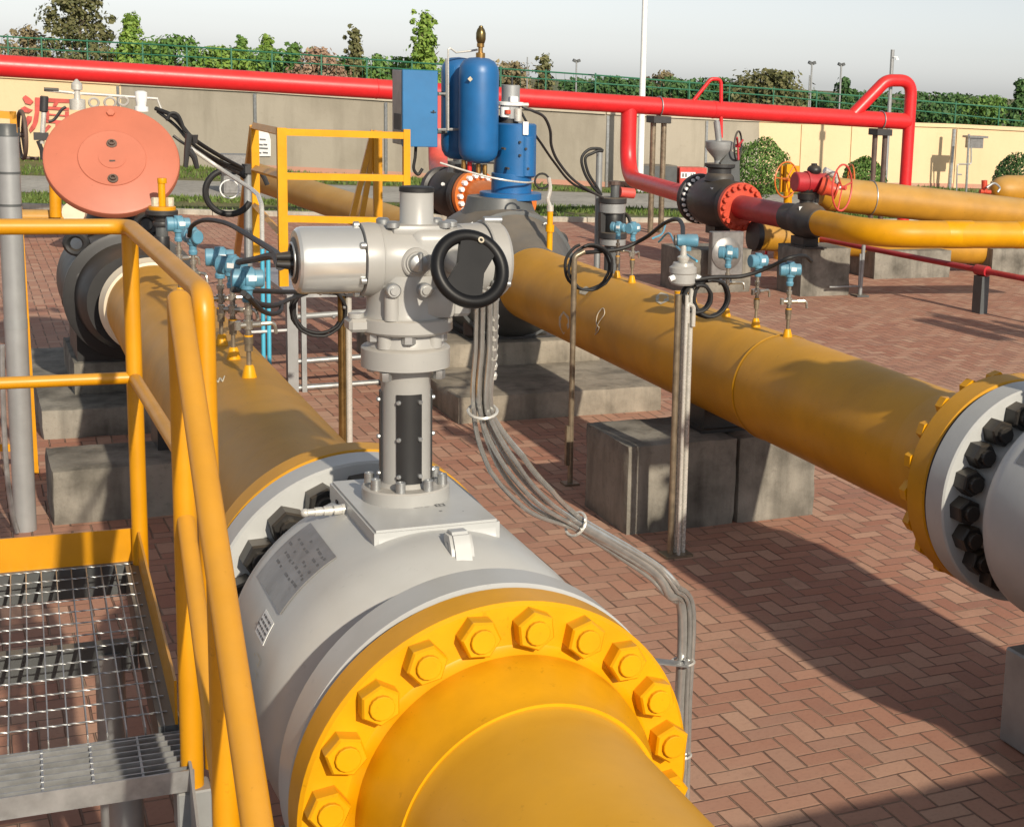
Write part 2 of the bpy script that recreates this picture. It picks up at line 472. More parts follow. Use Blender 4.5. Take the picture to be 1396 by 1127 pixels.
# grass blades
rg = random.Random(5)
def in_strip(A, B, n, seed, h):
    r = random.Random(seed); mb = MB(); vs = []; fs = []
    def at(L, x):
        for p, q in zip(L, L[1:]):
            if p[0] <= x <= q[0]: return p[1]+(q[1]-p[1])*(x-p[0])/(q[0]-p[0])
        return L[-1][1]
    for _ in range(n):
        x = r.uniform(-2, 26); y0, y1 = at(A, x), at(B, x); y = r.uniform(y0+.15, y1-.1)
        if math.sin(x*1.7+y*2.3)+math.sin(x*.6-y*1.1)+r.uniform(-.8, .8) < -.3: continue
        a = r.uniform(0, PI); hh = h*r.uniform(.5, 1.3); w_ = r.uniform(.012, .026)
        dx, dy = math.cos(a)*w_, math.sin(a)*w_; i = len(vs)
        vs += [(x-dx, y-dy, -.01), (x+dx, y+dy, -.01), (x+r.uniform(-.05, .05), y+r.uniform(-.05, .05), hh)]
        fs.append((i, i+1, i+2))
    mb.faces(vs, fs); o = mb.build('grass', 'grass_blade', smooth=False)
    tag(o, 'short patchy grass growing on the verges of the road', 'grass', kind='stuff')
in_strip(BR, RN, 34000, 3, .065)
in_strip(RF, WB, 17000, 4, .08)

# ------------------------------------------------------------------ perimeter wall
def lerp_list(L, x):
    for p, q in zip(L, L[1:]):
        if p[0] <= x <= q[0]: return p[1]+(q[1]-p[1])*(x-p[0])/(q[0]-p[0])
    p, q = (L[0], L[1]) if x < L[0][0] else (L[-2], L[-1])
    return p[1]+(q[1]-p[1])*(x-p[0])/(q[0]-p[0])
WBASE = [(-120, 208), (0, 214), (150, 220), (300, 229), (826, 255), (1035, 254), (1297, 256), (1500, 262)]
WTOP = [(-120, 98), (0, 106), (165, 116), (350, 126), (527, 138), (826, 156), (960, 163), (1090, 168), (1297, 174), (1500, 184)]
def wall_pt(px, frac=None, py=None):
    """point of the wall's front face: base (frac 0), top (frac 1) or under pixel py, all in the wall's upright plane"""
    b = Z(px, lerp_list(WBASE, px)); e = Z(px+4, lerp_list(WBASE, px+4))
    if frac == 0.: return b
    n = Vector((b.y-e.y, e.x-b.x, 0)).normalized()
    d = ray(px, lerp_list(WTOP, px) if py is None else py)
    return CAMP+d*(n.dot(b-CAMP)/n.dot(d))
wl = thing('perimeter_wall', 'long rendered boundary wall, grey in the middle and cream at both ends', 'wall', wall_pt(600, 0.))
cuts = [-120, 0, 165, 350, 527, 676, 826, 960, 1035, 1090, 1158, 1230, 1301, 1396, 1500]
TH = .24
for a, b in zip(cuts, cuts[1:]):
    p0, p1 = wall_pt(a, 0.), wall_pt(b, 0.); q0, q1 = wall_pt(a, 1.), wall_pt(b, 1.)
    back = Vector((p0.y-p1.y, p1.x-p0.x, 0)).normalized()*TH
    if back.y < 0: back = -back
    cream = b <= 165 or a >= 1035
    mb = MB(); mb.prism([p0+Vector((0, 0, -.05)), p1+Vector((0, 0, -.05)), q1, q0], back)
    mb.build('wall_panel', 'wall_cream' if cream else 'wall_grey', wl, smooth=False)
    f = -back.normalized()
    mb = MB(); up = Vector((0, 0, 1))
    c0, c1 = q0+f*.05+up*.001, q1+f*.05+up*.001
    mb.prism([c0, c1, c1+up*.09, c0+up*.09], back+(-f*.10))
    mb.build('coping', 'wall_cream' if cream else 'coping_plaster', wl, smooth=False)
    if a >= 300:
        mb = MB(); e = f*.02
        mb.prism([p0+e, p1+e, p1+e+up*.11, p0+e+up*.11], -f*.015)
        mb.build('base_band', 'wall_base', wl, smooth=False)
    if a in (350, 527, 826, 960, 1090, 1158, 1301, 165, 676, 1230):
        mb = MB(); d = (p1-p0).normalized()*.03; e = f*.035
        h = q0.z-.03
        mb.prism([p0+e-d, p0+e+d, p0+e+d+up*h, p0+e-d+up*h], -f*.034)
        mb.build('downpipe', 'galvanized' if a < 1000 else 'wall_cream', wl, smooth=False)
# red painted character on the cream wall (left end)
def stroke(pts, name='painted_character'):
    P = [wall_pt(x, py=y)+Vector((-.5, -.8, 0)).normalized()*.06 for x, y in pts]
    mb.prism(P, Vector((-.5, -.8, 0)).normalized()*.01)
mb = MB()
for s in [[(33, 133), (37, 130), (43, 134), (48, 139), (44, 143), (37, 141)],
          [(30, 148), (36, 145), (41, 148), (47, 150), (42, 154), (34, 153)],
          [(31, 172), (34, 166), (40, 158), (46, 159), (45, 165), (41, 170), (38, 179), (33, 179)],
          [(50, 133), (107, 136), (107, 141), (57, 139), (56, 150), (54, 166), (50, 175), (44, 181), (42, 176), (47, 168), (50, 152)],
          [(76, 139), (82, 140), (79, 145), (74, 145)],
          [(64, 145), (96, 147), (96, 151), (64, 149)], [(64, 151), (69, 151), (69, 164), (64, 164)], [(91, 152), (96, 152), (96, 165), (91, 165)],
          [(69, 155), (91, 157), (91, 159), (69, 157)], [(64, 163), (96, 165), (96, 169), (64, 167)],
          [(78, 168), (83, 168), (83, 184), (75, 181), (78, 179)], [(68, 170), (72, 172), (64, 181), (60, 179)], [(88, 171), (100, 180), (96, 183), (85, 174)]]:
    stroke(s)
mb.build('painted_character', 'sign_red', wl, smooth=False)
# white arched notice on the wall
P = [(351, 213), (351, 182), (353, 177), (358, 176), (364, 178), (368, 184), (370, 192), (370, 213)]
mb = MB(); n_ = Vector((-.7, -.7, 0)).normalized()
mb.prism([wall_pt(x, py=y)+n_*.02 for x, y in P], n_*.02)
no = tag(mb.build('notice_board', 'white_paint', smooth=False), 'white arched notice with black lines fixed to the grey wall', 'notice')
mb = MB()
for y0, xs in ((189, ((356, 364),)), (196, ((354, 360), (361, 366))), (201, ((355, 367),)), (207, ((354, 358), (360, 367)))):
    for a, b in xs: mb.prism([wall_pt(x, py=y)+n_*.045 for x, y in ((a, y0), (b, y0+.6), (b, y0+2.6), (a, y0+2))], n_*.004)
mb.build('lettering', 'ink_grey', no, smooth=False)

# ------------------------------------------------------------------ green fence behind the wall
fn = thing('green_fence', 'green metal rail fence running above the boundary wall', 'fence', wall_pt(700, 0.)+Vector((.3, .9, 0)))
FT = [(-80, 44), (0, 50), (230, 62), (600, 88), (830, 104), (1046, 121), (1396, 149), (1480, 156)]
FM = [(-80, 58), (0, 65), (230, 76), (600, 97), (830, 115), (1046, 130), (1396, 166), (1480, 172)]
def fence_pt(px, py):
    b = wall_pt(px, 0.)+Vector((.3, .9, 0)); d = ray(px, py); return CAMP+d*(b.y/d.y)
for L, r in ((FT, .02), (FM, .017)):
    mb = MB(); mb.tube([fence_pt(x, lerp_list(L, x)) for x in range(-80, 1481, 60)], r, 6); mb.build('rail', 'fence_green', fn)
rr = random.Random(2)
for x in range(-60, 1480, 62):
    x += rr.uniform(-9, 9); t = fence_pt(x, lerp_list(FT, x)-3); mb = MB()
    mb.cyl((t.x, t.y, 0), (t.x, t.y, t.z), .02, n=6); mb.build('post', 'fence_green', fn)
mb = MB()
for x in range(-70, 1480, 12):
    a = fence_pt(x, lerp_list(FT, x)); b = fence_pt(x, lerp_list(FT, x)+40)
    mb.cyl((a.x, a.y, b.z), a, .0035, n=3)
mb.build('mesh_wire', 'fence_green', fn)

# ------------------------------------------------------------------ trees
def tree(name, px, top, wpx, depth, mat, label, seed, shape='round', base=None, n=1500, ls=.10, group='trees beyond the boundary wall', trunk=True):
    """px, top: where the tip stands; wpx: crown width in the photograph's pixels; depth: metres"""
    r = random.Random(seed)
    tip = D(px, top, depth); H = tip.z; W = wpx*depth/F*(1.45 if shape == 'round' else 1.12)
    root = thing(name, label, 'bush' if name == 'round_bush' else 'tree', (tip.x, tip.y, 0), group)
    o = Vector((tip.x, tip.y, 0))
    zb = H*(.02 if base is None else base)
    mb = MB(); lim = []
    mb.tube([o, o+Vector((.04*H, 0, H*.3)), o+Vector((0, .03*H, H*.62)), o+Vector((0, 0, H*.93))], max(.05, H*.022), 7, r2=.012)
    for k in range(9):
        z0 = H*(.16+.075*k); a = r.uniform(0, 2*PI); ln = W*.42*(1-.07*k)
        e = o+Vector((math.cos(a)*ln, math.sin(a)*ln, z0+ln*.9)); mb.tube([o+Vector((0, 0, z0)), (o+e)/2+Vector((0, 0, z0*.5)), e], H*.010, 5, r2=.006)
    mb.build('trunk', 'bark', root)
    # crown: leaf clusters gathered round many small boughs
    vs = []; fs = []; cl = []
    nb = max(30, n//40)
    for i in range(nb):
        t = .06+.90*(i+.5)/nb
        if shape == 'cone': q = .50*(1-t)**.85+.03
        elif shape == 'spire': q = .42*(1-t)**1.05+.025
        elif shape == 'tall': q = .5*math.sqrt(max(0, 1-(2*t-1)**2))*.9+.08
        else: q = .5*math.sqrt(max(0., 1-(max(0, t-.35)/.66)**2))
        q *= r.uniform(.65, 1.25); a = r.uniform(0, 2*PI); d = q*W*(r.random()**.45)
        cl.append((Vector((math.cos(a)*d, math.sin(a)*d, zb+(H-zb)*t)), r.uniform(.45, 1.2)*(1.-.45*t if shape != 'round' else 1-.2*t), a))
    if shape == 'spire':
        for k in range(7):   # upright shoots
            a = r.uniform(0, 2*PI); d = r.uniform(.05, .38)*W; hh = H*r.uniform(.62, .99)
            for m in range(6):
                f = m/5; cl.append((Vector((math.cos(a)*d*(.5+.5*f), math.sin(a)*d*(.5+.5*f), H*.3+(hh-H*.3)*f)), .42*(1.1-f*.6), a))
    S = max(W, .6)*.155
    for i in range(n):
        c, s, a0 = cl[r.randrange(len(cl))]
        g = S*s
        p = o+c+Vector((r.gauss(0, g*.6), r.gauss(0, g*.6), r.gauss(0, g*.5)))
        if p.z < .02 or p.z > H: continue
        nn = (p-o-c).normalized()+Vector((c.x, c.y, 0))*.5/max(W, .5)+Vector((r.gauss(0, .45), r.gauss(0, .45)-.15, r.gauss(0, .45)+.35))
        u = nn.orthogonal().normalized(); v = nn.normalized().cross(u); th = r.uniform(0, 2*PI)
        u, v = u*math.cos(th)+v*math.sin(th), v*math.cos(th)-u*math.sin(th)
        L = ls*r.uniform(.55, 1.3); b = L*.6; k = len(vs)
        vs += [p-u*L*.5, p+v*b*.5, p+u*L*.5, p-v*b*.5]; fs.append((k, k+1, k+2, k+3))
    mb = MB(); mb.faces(vs, fs); mb.build('crown', mat, root, smooth=False)
    return root
TR = [  # px, top, width, depth, leaf, shape, label
 (108, -14, 84, 44, 'leaf_olive', 'tall', 'tall brownish tree cut by the top of the frame', 2600),
 (40, 34, 52, 46, 'leaf_brown', 'round', 'small bare tan tree, leftmost beyond the wall', 900),
 (10, 60, 60, 48, 'leaf_brown', 'round', 'low brown scrub at the far left edge of the picture', 900),
 (177, 16, 66, 45, 'leaf_bright', 'cone', 'pointed bright green tree right of the tall brownish one', 2200),
 (238, 48, 70, 44, 'leaf_green', 'round', 'rounded dark green tree right of the pointed bright green one', 1800),
 (205, 62, 60, 46, 'leaf_green', 'round', 'low dark tree tucked under the pointed bright green one', 1200),
 (300, 62, 66, 44, 'leaf_bright', 'round', 'leafy green tree just left of the cluster with upright shoots', 1700),
 (330, 48, 50, 45, 'leaf_green', 'spire', 'green tree with upright shoots, left one of the cluster', 1100),
 (364, 46, 54, 46, 'leaf_bright', 'spire', 'green tree with upright shoots, tallest of the cluster', 1200),
 (402, 56, 56, 45, 'leaf_green', 'spire', 'green tree with upright shoots, right one of the cluster', 1200),
 (352, 66, 110, 47, 'leaf_green', 'round', 'wide dark hedge tree behind the upright shoots', 2400),
 (437, 64, 58, 44, 'leaf_pink', 'round', 'pinkish withered tree between two green ones', 1300),
 (484, 34, 44, 45, 'leaf_olive', 'spire', 'slender olive tree right of the pinkish one', 1100),
 (482, 76, 70, 46, 'leaf_green', 'round', 'low dark tree at the foot of the slender olive one', 1400),
 (516, 72, 52, 44, 'leaf_green', 'cone', 'small pointed tree left of the blue cabinet', 1200),
 (580, 14, 70, 44, 'leaf_bright', 'spire', 'tallest pointed tree, above the blue cabinet', 2200),
 (556, 78, 90, 46, 'leaf_green', 'round', 'broad dark tree directly behind the blue cabinet', 1700),
 (697, 84, 66, 44, 'leaf_brown', 'round', 'russet tree right of the blue tanks', 1500),
 (743, 72, 54, 45, 'leaf_olive', 'spire', 'sparse feathery tree right of the russet one', 900),
 (790, 106, 60, 47, 'leaf_dark', 'round', 'low dark tree behind the thin masts', 1300),
 (830, 104, 66, 45, 'leaf_dark', 'round', 'dense dark tree left of the white pole', 1900),
 (872, 108, 66, 46, 'leaf_dark', 'round', 'dense dark tree behind the white pole', 1800),
 (900, 96, 48, 48, 'leaf_brown', 'round', 'brown topped tree just right of the white pole', 1100),
 (930, 106, 70, 45, 'leaf_dark', 'round', 'dense dark tree left of the small red pipe loop', 1800),
 (978, 106, 72, 46, 'leaf_dark', 'round', 'dense dark tree behind the small red pipe loop', 1800),
 (1048, 95, 86, 44, 'leaf_olive', 'round', 'large rounded yellowish tree right of the small red pipe loop', 2600),
 (1100, 124, 64, 46, 'leaf_dark', 'round', 'dark tree behind the pair of light masts', 1500),
 (1152, 104, 56, 45, 'leaf_dark', 'spire', 'ragged dark tree left of the large red pipe loop', 1300),
 (1190, 124, 80, 46, 'leaf_dark', 'round', 'dark tree seen through the large red pipe loop', 1700),
 (1262, 126, 76, 45, 'leaf_dark', 'round', 'dark tree right of the large red pipe loop', 1800),
 (1308, 128, 70, 46, 'leaf_dark', 'round', 'dark tree above the grey wall box', 1700),
 (1350, 130, 70, 45, 'leaf_green', 'round', 'low dark tree second from the right edge', 1700),
 (1394, 104, 50, 43, 'leaf_dark', 'spire', 'dark tree cut by the right edge of the picture', 1500),
]
for i, (px, top, wp, dp, mt, sh, lb, n) in enumerate(TR):
    dpp = dp*1.06+rr.uniform(-1, 1)
    tree('tree', px, top, wp, dpp, mt, lb, 100+i, sh, n=int(n*3.2), ls=.15)
# clipped round bushes inside the wall
for px, top, wp, dp, lb, sd_ in ((1040, 190, 78, 31., 'clipped round bush behind the black gate valve', 1), (1180, 215, 58, 31., 'clipped round bush behind the pair of pipe supports', 2), (1392, 210, 74, 29.5, 'clipped round bush cut by the right edge of the picture', 3)):
    r = random.Random(sd_); tip = D(px, top, dp); R = wp*dp/F/2; H = tip.z
    root = thing('round_bush', lb, 'bush', (tip.x, tip.y, 0), 'clipped bushes along the wall'); o = Vector((tip.x, tip.y, 0))
    mb = MB(); mb.tube([o, o+Vector((.02, 0, H*.6))], .03, 6, r2=.015)
    for k in range(8):
        a = k*.8; mb.tube([o+Vector((0, 0, .1)), o+Vector((math.cos(a)*R*.6, math.sin(a)*R*.6, H*.6))], .012, 5, r2=.005)
    mb.build('trunk', 'bark', root)
    vs = []; fs = []; cz = H-R*.98
    for i in range(5200):
        u = Vector((r.gauss(0, 1), r.gauss(0, 1), r.gauss(0, 1))).normalized()
        lump = 1+.06*math.sin(u.x*7+sd_)+.05*math.sin(u.z*9+u.y*6)
        p = o+Vector((0, 0, cz))+u*R*lump*r.uniform(.82, 1.)
        if p.z < .02: continue
        q = (u+Vector((r.gauss(0, .6), r.gauss(0, .6), r.gauss(0, .6)))).normalized(); a_ = q.orthogonal().normalized(); b_ = q.cross(a_)
        L = r.uniform(.018, .04); k = len(vs)
        vs += [p-a_*L, p+b_*L*.6, p+a_*L, p-b_*L*.6]; fs.append((k, k+1, k+2, k+3))
    mb = MB(); mb.faces(vs, fs); mb.build('crown', 'leaf_green' if sd_ != 3 else 'leaf_dark', root, smooth=False)
# ------------------------------------------------------------------ the two large pipelines
ZA = .855; PR = .275; RFL = .4365; RB = .374
xl = lambda y: .982+.0092*(y-2.6)
xr = lambda y: 3.674+.0106*(y-3.84)
UP = Vector((0, 0, 1))
def ring_parts(root, mesh_part, xc, y, n, R, phase, roty=True):
    """copies of one nut set in a circle; mesh_part is built at angle 0 with its origin on the pipe axis"""
    out = []
    for k in range(n):
        a = phase+2*PI*k/n
        if k == 0: mesh_part.rotation_euler = (0, -a, 0); o = mesh_part
        else: o = inst(mesh_part, mesh_part.parent, mesh_part.location, (0, -a, 0))
        out.append(o)
    return out
def nut_mesh(name, mat, parent, centre, R, af, h, sgn, stud, rot=0., n=6):
    """hex nut (with stud end) at angle 0 of a bolt circle; sgn -1: faces the camera side (-y)"""
    mb = MB(); p = centre+Vector((R, 0, 0)); ax = Vector((0, sgn, 0))
    mb.hexnut(p, ax, af, h, rot)
    if stud: mb.lathe(p+ax*(h-.002), ax, [(0, af*.34), (stud*.9, af*.34), (stud, af*.32)], 14)
    w = world_of(parent)
    bmesh.ops.translate(mb.bm, vec=w-centre, verts=mb.bm.verts)
    o = mb.build(name, mat, parent, angle=20.)
    o.location = centre-w
    return o
def pipe_end(root, xc, yf, sgn, mat_f, mat_n, hub=True, thick=.108, nuts=20, R=RFL, Rb=RB, phase=.13, hubL=.30, pr=PR):
    """welding-neck flange with nuts; yf: face towards the valve; sgn: direction away from the valve"""
    mb = MB(); e = .008
    prof = [(0, R-e), (e, R), (thick-e, R), (thick, R-e), (thick, R*.785), (thick+.004, R*.768), (thick+.018, R*.745), (thick+hubL*.4, pr+.045), (thick+hubL*.72, pr+.020), (thick+hubL, pr+.012)]
    mb.lathe((xc, yf, ZA), (0, sgn, 0), prof, 96)
    f = mb.build('flange', mat_f, root, angle=28.)
    c = Vector((xc, yf+sgn*(thick-.001), ZA))
    nm = nut_mesh('flange_nut', mat_n, root, c, Rb, .076, .046, sgn, .014, .25)
    ring_parts(root, nm, xc, yf, nuts, Rb, phase)
    return f
# near section of the left pipe, running towards the camera
L1 = thing('yellow_pipe', 'nearest glossy yellow pipe at the bottom edge with a big bolted flange', 'pipe', (xl(2.9), 2.9, 0), 'yellow mainline pipes')
pipe_end(L1, xl(3.03), 3.062, -1, 'yellow_clean', 'yellow_clean', hubL=.20, phase=rad(10.), Rb=.384)
mb = MB(); mb.lathe((xl(2.785), 2.785, ZA), Vector((-.0092, -1, 0)), [(0, PR+.011), (.008, PR+.0135), (.016, PR+.010), (.04, PR+.003), (.08, PR), (5.2, PR)], 96, closed=False); mb.build('pipe', 'yellow_near', L1)
# far section of the left pipe
L2 = thing('yellow_pipe', 'dusty yellow pipe running from behind the grey valve to the black valve on the left', 'pipe', (xl(7.), 7., 0), 'yellow mainline pipes')
pipe_end(L2, xl(4.4), 4.367, 1, 'yellow_pipe', 'yellow_pipe', hubL=.42, phase=rad(3.))
mb = MB(); mb.lathe((xl(4.88), 4.88, ZA), Vector((.0092, 1, 0)), [(0, PR+.004), (.012, PR+.007), (.024, PR), (5.15, PR)], 96, closed=False); mb.build('pipe', 'yellow_pipe', L2)
mb = MB(); mb.lathe((xl(10.), 10.0, ZA), (0, 1, 0), [(0, PR), (.01, PR+.016), (.06, PR+.022), (.12, PR+.035)], 64, closed=False); mb.build('weld_ring', 'cream_paint', L2)
# far section of the right pipe
R2 = thing('yellow_pipe', 'yellow pipe with chalk marks running from the right edge back to the blue actuator', 'pipe', (xr(7.), 7., 0), 'yellow mainline pipes')
pipe_end(R2, xr(4.7), 4.709, 1, 'yellow_pipe', 'yellow_clean', thick=.125, hubL=.36, Rb=.402, phase=rad(3.))
mb = MB(); mb.lathe((xr(5.1), 5.1, ZA), Vector((.0106, 1, 0)), [(0, PR+.004), (1.62, PR+.004)], 96, closed=False)
mb.build('pipe', 'yellow_pipe', R2)
mb = MB(); mb.lathe((xr(6.715), 6.715, ZA), Vector((.0106, 1, 0)), [(0, PR+.006), (.012, PR+.009), (.024, PR-.002), (3.97, PR-.002)], 96, closed=False); mb.build('pipe', 'yellow_pipe', R2)
def on_pipe(px, py, xc, r=PR, lift=.002):
    """point of a pipe's surface seen under a pixel (axis along y at x=xc(y))"""
    d = ray(px, py); o = CAMP; x0 = xc(0); k = xc(1)-xc(0)
    # solve |(x-x0-k y, z-ZA)| = r
    ax, az = d.x-k*d.y, d.z; bx, bz = o.x-x0-k*o.y, o.z-ZA
    A = ax*ax+az*az; B = 2*(ax*bx+az*bz); C = bx*bx+bz*bz-(r+lift)**2
    dd = B*B-4*A*C
    if dd < 0: dd = 0
    return o+d*((-B-math.sqrt(dd))/(2*A))
def chalk(root, pts, w, xc, close=False):
    P = [on_pipe(x, y, xc) for x, y in pts]; mb = MB()
    mb.tube(spline(P, 5), w, 5); mb.build('chalk_mark', 'chalk', root)
chalk(R2, [(812, 452), (816, 440), (824, 428), (822, 420), (815, 428), (813, 440), (816, 446)], .003, xr)
chalk(R2, [(811, 456), (815, 452), (817, 446)], .003, xr)
for pts in ([(762, 432), (768, 424), (776, 432), (776, 446), (768, 456), (762, 444)], [(790, 395), (799, 390), (806, 394), (798, 402), (790, 400)], [(894, 404), (901, 398), (911, 401), (912, 410), (901, 415), (894, 411)]):
    P = [on_pipe(x, y, xr, lift=.0015) for x, y in pts]; mb = MB(); c_ = sum(P, Vector())/len(P)
    mb.faces(P+[c_], [(i, (i+1) % len(P), len(P)) for i in range(len(P))]); mb.build('chalk_mark', 'chalk', R2, smooth=False)
P = [(292, 522), (294, 517), (297, 521), (300, 515), (303, 520), (306, 513)]
chalk(L2, P, .0035, xl)

# ------------------------------------------------------------------ grey ball valve (built once, copied for the right pipeline)
VY = 3.715; VX = xl(VY)
VL = thing('ball_valve', 'pale grey flanged ball valve in the foreground under the grey electric actuator', 'valve', (VX, VY, 0), 'grey mainline ball valves')
A0 = Vector((VX, VY, ZA)); HY = .635
mb = MB()   # body: barrel between two necks
prof = [(-.515, .33), (-.42, .335), (-.38, .36), (-.32, .404), (-.22, .426), (.22, .428), (.27, .423), (.295, .406), (.305, .37), (.308, .34), (.38, .315), (.45, .31), (.515, .335)]
mb.lathe(A0, (0, 1, 0), prof, 96, closed=False); mb.build('body', 'valve_grey', VL, angle=40.)
for sg in (-1, 1):
    mb = MB(); e = .007
    mb.lathe(A0+Vector((0, sg*HY, 0)), (0, -sg, 0), [(0, RFL-.02), (0, RFL-e), (e, RFL), (.115, RFL), (.122, RFL-e), (.122, .34), (.135, .335)], 96, closed=False)
    mb.build('flange', 'valve_grey', VL, angle=28.)
    mb = MB(); mb.lathe(A0+Vector((0, sg*(HY+.001), 0)), (0, sg, 0), [(-.004, RFL-.012), (.018, RFL-.012)], 96); mb.build('gasket', 'rubber', VL)
    c = A0+Vector((0, sg*(HY-.121), 0))
    nm = nut_mesh('flange_nut', 'nut_black', VL, c, RB-.017 if sg > 0 else .352, .091 if sg > 0 else .086, .072 if sg > 0 else .07, -sg, .024 if sg > 0 else .015, .6)
    ring_parts(VL, nm, 0, 0, 20, RB, rad(3.))
PT = 1.293   # top of the flat bonnet plate
mb = MB()
x0, x1, y0, y1 = VX-.142, VX+.172, VY-.165, VY+.33
mb.prism([(x0, y0, PT), (x1, y0, PT), (x1, y1, PT), (x0, y1, PT)], (0, 0, -.05))
mb.prism([(x0+.002, y0+.002, PT-.05), (x1-.002, y0+.002, PT-.05), (x1-.002, y1-.002, PT-.05), (x0+.002, y1-.002, PT-.05)], (0, 0, -.13))
bmesh.ops.bevel(mb.bm, geom=[e for e in mb.bm.edges if abs(e.verts[0].co.z-e.verts[1].co.z) < 1e-5 and e.verts[0].co.z > PT-.01], offset=.006, segments=2, affect='EDGES')
tp = mb.build('bonnet_plate', 'valve_grey', VL)
mb = MB()   # cast fillet between the plate and the barrel
n_ = 10; vs = []; fs = []
for k in range(n_+1):
    t = k/n_; a = t*PI/2; yy = y0-.15*(1-math.sin(a)); zz = PT-.055-.075*(1-math.cos(a))*1.
    for xx in (x0+.01, x1-.01): vs.append((xx, y0+.01-.16*(1-math.cos(a)) if False else yy, zz if False else PT-.02-.085*math.cos(a)))
for k in range(n_): fs.append((2*k, 2*k+1, 2*k+3, 2*k+2))
vs += [(x0+.01, y0, PT-.16), (x1-.01, y0, PT-.16), (x0+.01, y0-.15, PT-.16), (x1-.01, y0-.15, PT-.16)]
m = 2*(n_+1)
fs += [tuple([m]+[m+2]+[2*k for k in range(n_+1)]), tuple([m+1]+[2*k+1 for k in range(n_, -1, -1)]+[m+3])]
mb.faces(vs, fs); mb.build('casting_fillet', 'valve_grey', VL, angle=50.)
mb = MB()   # lifting lug in front of the plate
lx, ly = VX+.035, y0-.10
lug = [(lx-.03, ly-.10, PT-.15), (lx-.03, ly-.055, PT-.015), (lx-.03, ly-.03, PT+.018), (lx-.03, ly+.022, PT+.014), (lx-.03, ly+.035, PT-.15)]
mb.prism(lug, (.055, 0, 0)); bmesh.ops.bevel(mb.bm, geom=list(mb.bm.edges), offset=.008, segments=2, affect='EDGES')
mb.cyl((lx-.0315, ly-.01, PT-.022), (lx-.028, ly-.01, PT-.022), .013, n=16); mb.build('lifting_lug', 'valve_grey', VL)
mb = MB()   # grease fitting on the side of the plate
g0 = Vector((x0, VY+.145, PT-.028))
for a, b, r in ((0, .010, .015), (.010, .030, .013), (.030, .035, .008), (.035, .055, .0125), (.055, .060, .009), (.060, .078, .0115), (.078, .100, .009)):
    mb.cyl(g0-Vector((a, 0, 0)), g0-Vector((b, 0, 0)), r, n=14)
mb.sphere(g0-Vector((.102, 0, 0)), .0115, n=12); mb.build('grease_fitting', 'stainless', VL)
mb = MB(); mb.box((x0-.001, VY-.03, PT-.075), (.004, .05, .05)); mb.build('socket_hole', 'ink_grey', VL)
mb = MB(); mb.box((x0-.001, VY+.24, PT-.04), (.004, .02, .02)); mb.build('socket_hole', 'ink', VL)
def plate_on(R, a0, a1, ya, yb, lift):
    """thin plate following the barrel between two angles"""
    mb = MB(); n = 10; vs = []
    for k in range(n+1):
        a = a0+(a1-a0)*k/n
        for yy in (ya, yb):
            for r in (R, R+lift): vs.append((VX+math.cos(a)*r, yy, ZA+math.sin(a)*r))
    fs = []
    for k in range(n):
        i = 4*k; j = i+4
        fs += [(i+1, j+1, j+3, i+3), (i, i+2, j+2, j), (i, j, j+1, i+1), (i+2, i+3, j+3, j+2)]
    fs += [(0, 1, 3, 2), (4*n, 4*n+2, 4*n+3, 4*n+1)]
    mb.faces(vs, fs); return mb
np_ = plate_on(.4275, rad(121), rad(146), VY-.115, VY+.19, .003).build('nameplate', 'plate_grey', VL)
rt = random.Random(4); mb = MB()
def arcmark(mb, a, yy, la, ly_, R=.4312):
    P = [(VX+math.cos(q)*R, w_, ZA+math.sin(q)*R) for q, w_ in ((a, yy), (a, yy+ly_), (a+la, yy+ly_), (a+la, yy))]; mb.faces(P, [(0, 1, 2, 3)])
for a in (124, 127, 130, 133, 136.5, 140):
    yy = VY-.09
    while yy < VY+.15:
        l = rt.uniform(.008, .03)
        if rt.random() < .6: arcmark(mb, rad(a+rt.uniform(-.3, .3)), yy, rad(.9), l)
        yy += l+rt.uniform(.006, .02)
mb.build('stamped_text', 'ink_grey', np_, smooth=False)
st = plate_on(.4275, rad(149.5), rad(157.5), VY-.11, VY-.005, .0015).build('sticker', 'white_paint', VL)
mb = MB()
for a in (150.5, 152.3, 154, 155.8):
    yy = VY-.10
    while yy < VY-.015:
        l = rt.uniform(.006, .022); arcmark(mb, rad(a), yy, rad(.8), l, .4297); yy += l+.006
mb.build('printed_text', 'ink_grey', st, smooth=False)
mb = MB()
for a, yy, la, l in ((161, VY-.135, .3, .05), (161, VY-.135, 2.6, .006), (163.4, VY-.135, .3, .03), (162, VY-.075, .8, .008), (165.5, VY-.145, 2., .006), (165.5, VY-.145, .3, .035)):
    arcmark(mb, rad(a), yy, rad(la), l, .4297)
mb.build('chalk_mark', 'chalk', VL, smooth=False)
mb = MB()   # arrow and letter stamped on the plate top
zt = PT+.0012
def flat(mb, x, y, w_, h_): mb.faces([(x, y, zt), (x+w_, y, zt), (x+w_, y+h_, zt), (x, y+h_, zt)], [(0, 1, 2, 3)])
bx, by = VX+.055, VY-.005
flat(mb, bx, by, .024, .003); flat(mb, bx, by+.018, .024, .003); flat(mb, bx, by, .004, .021); flat(mb, bx+.010, by, .003, .021); flat(mb, bx+.021, by, .004, .021)
flat(mb, bx-.055, by+.004, .022, .002); flat(mb, bx-.028, by+.006, .012, .002); flat(mb, bx-.004, by-.045, .008, .005); flat(mb, bx+.05, by-.065, .004, .003)
mb.build('stamped_mark', 'ink_grey', VL, smooth=False)
mb = MB(); mb.box((VX+.02, VY-.02, .19), (.66, .50, .37), bev=.008); mb.build('support_foot', 'steel_grey', VL)
VR = clone(VL, (VX+2.684, VY+.34, 0), 'pale grey flanged ball valve cut by the right edge with black hex nuts')
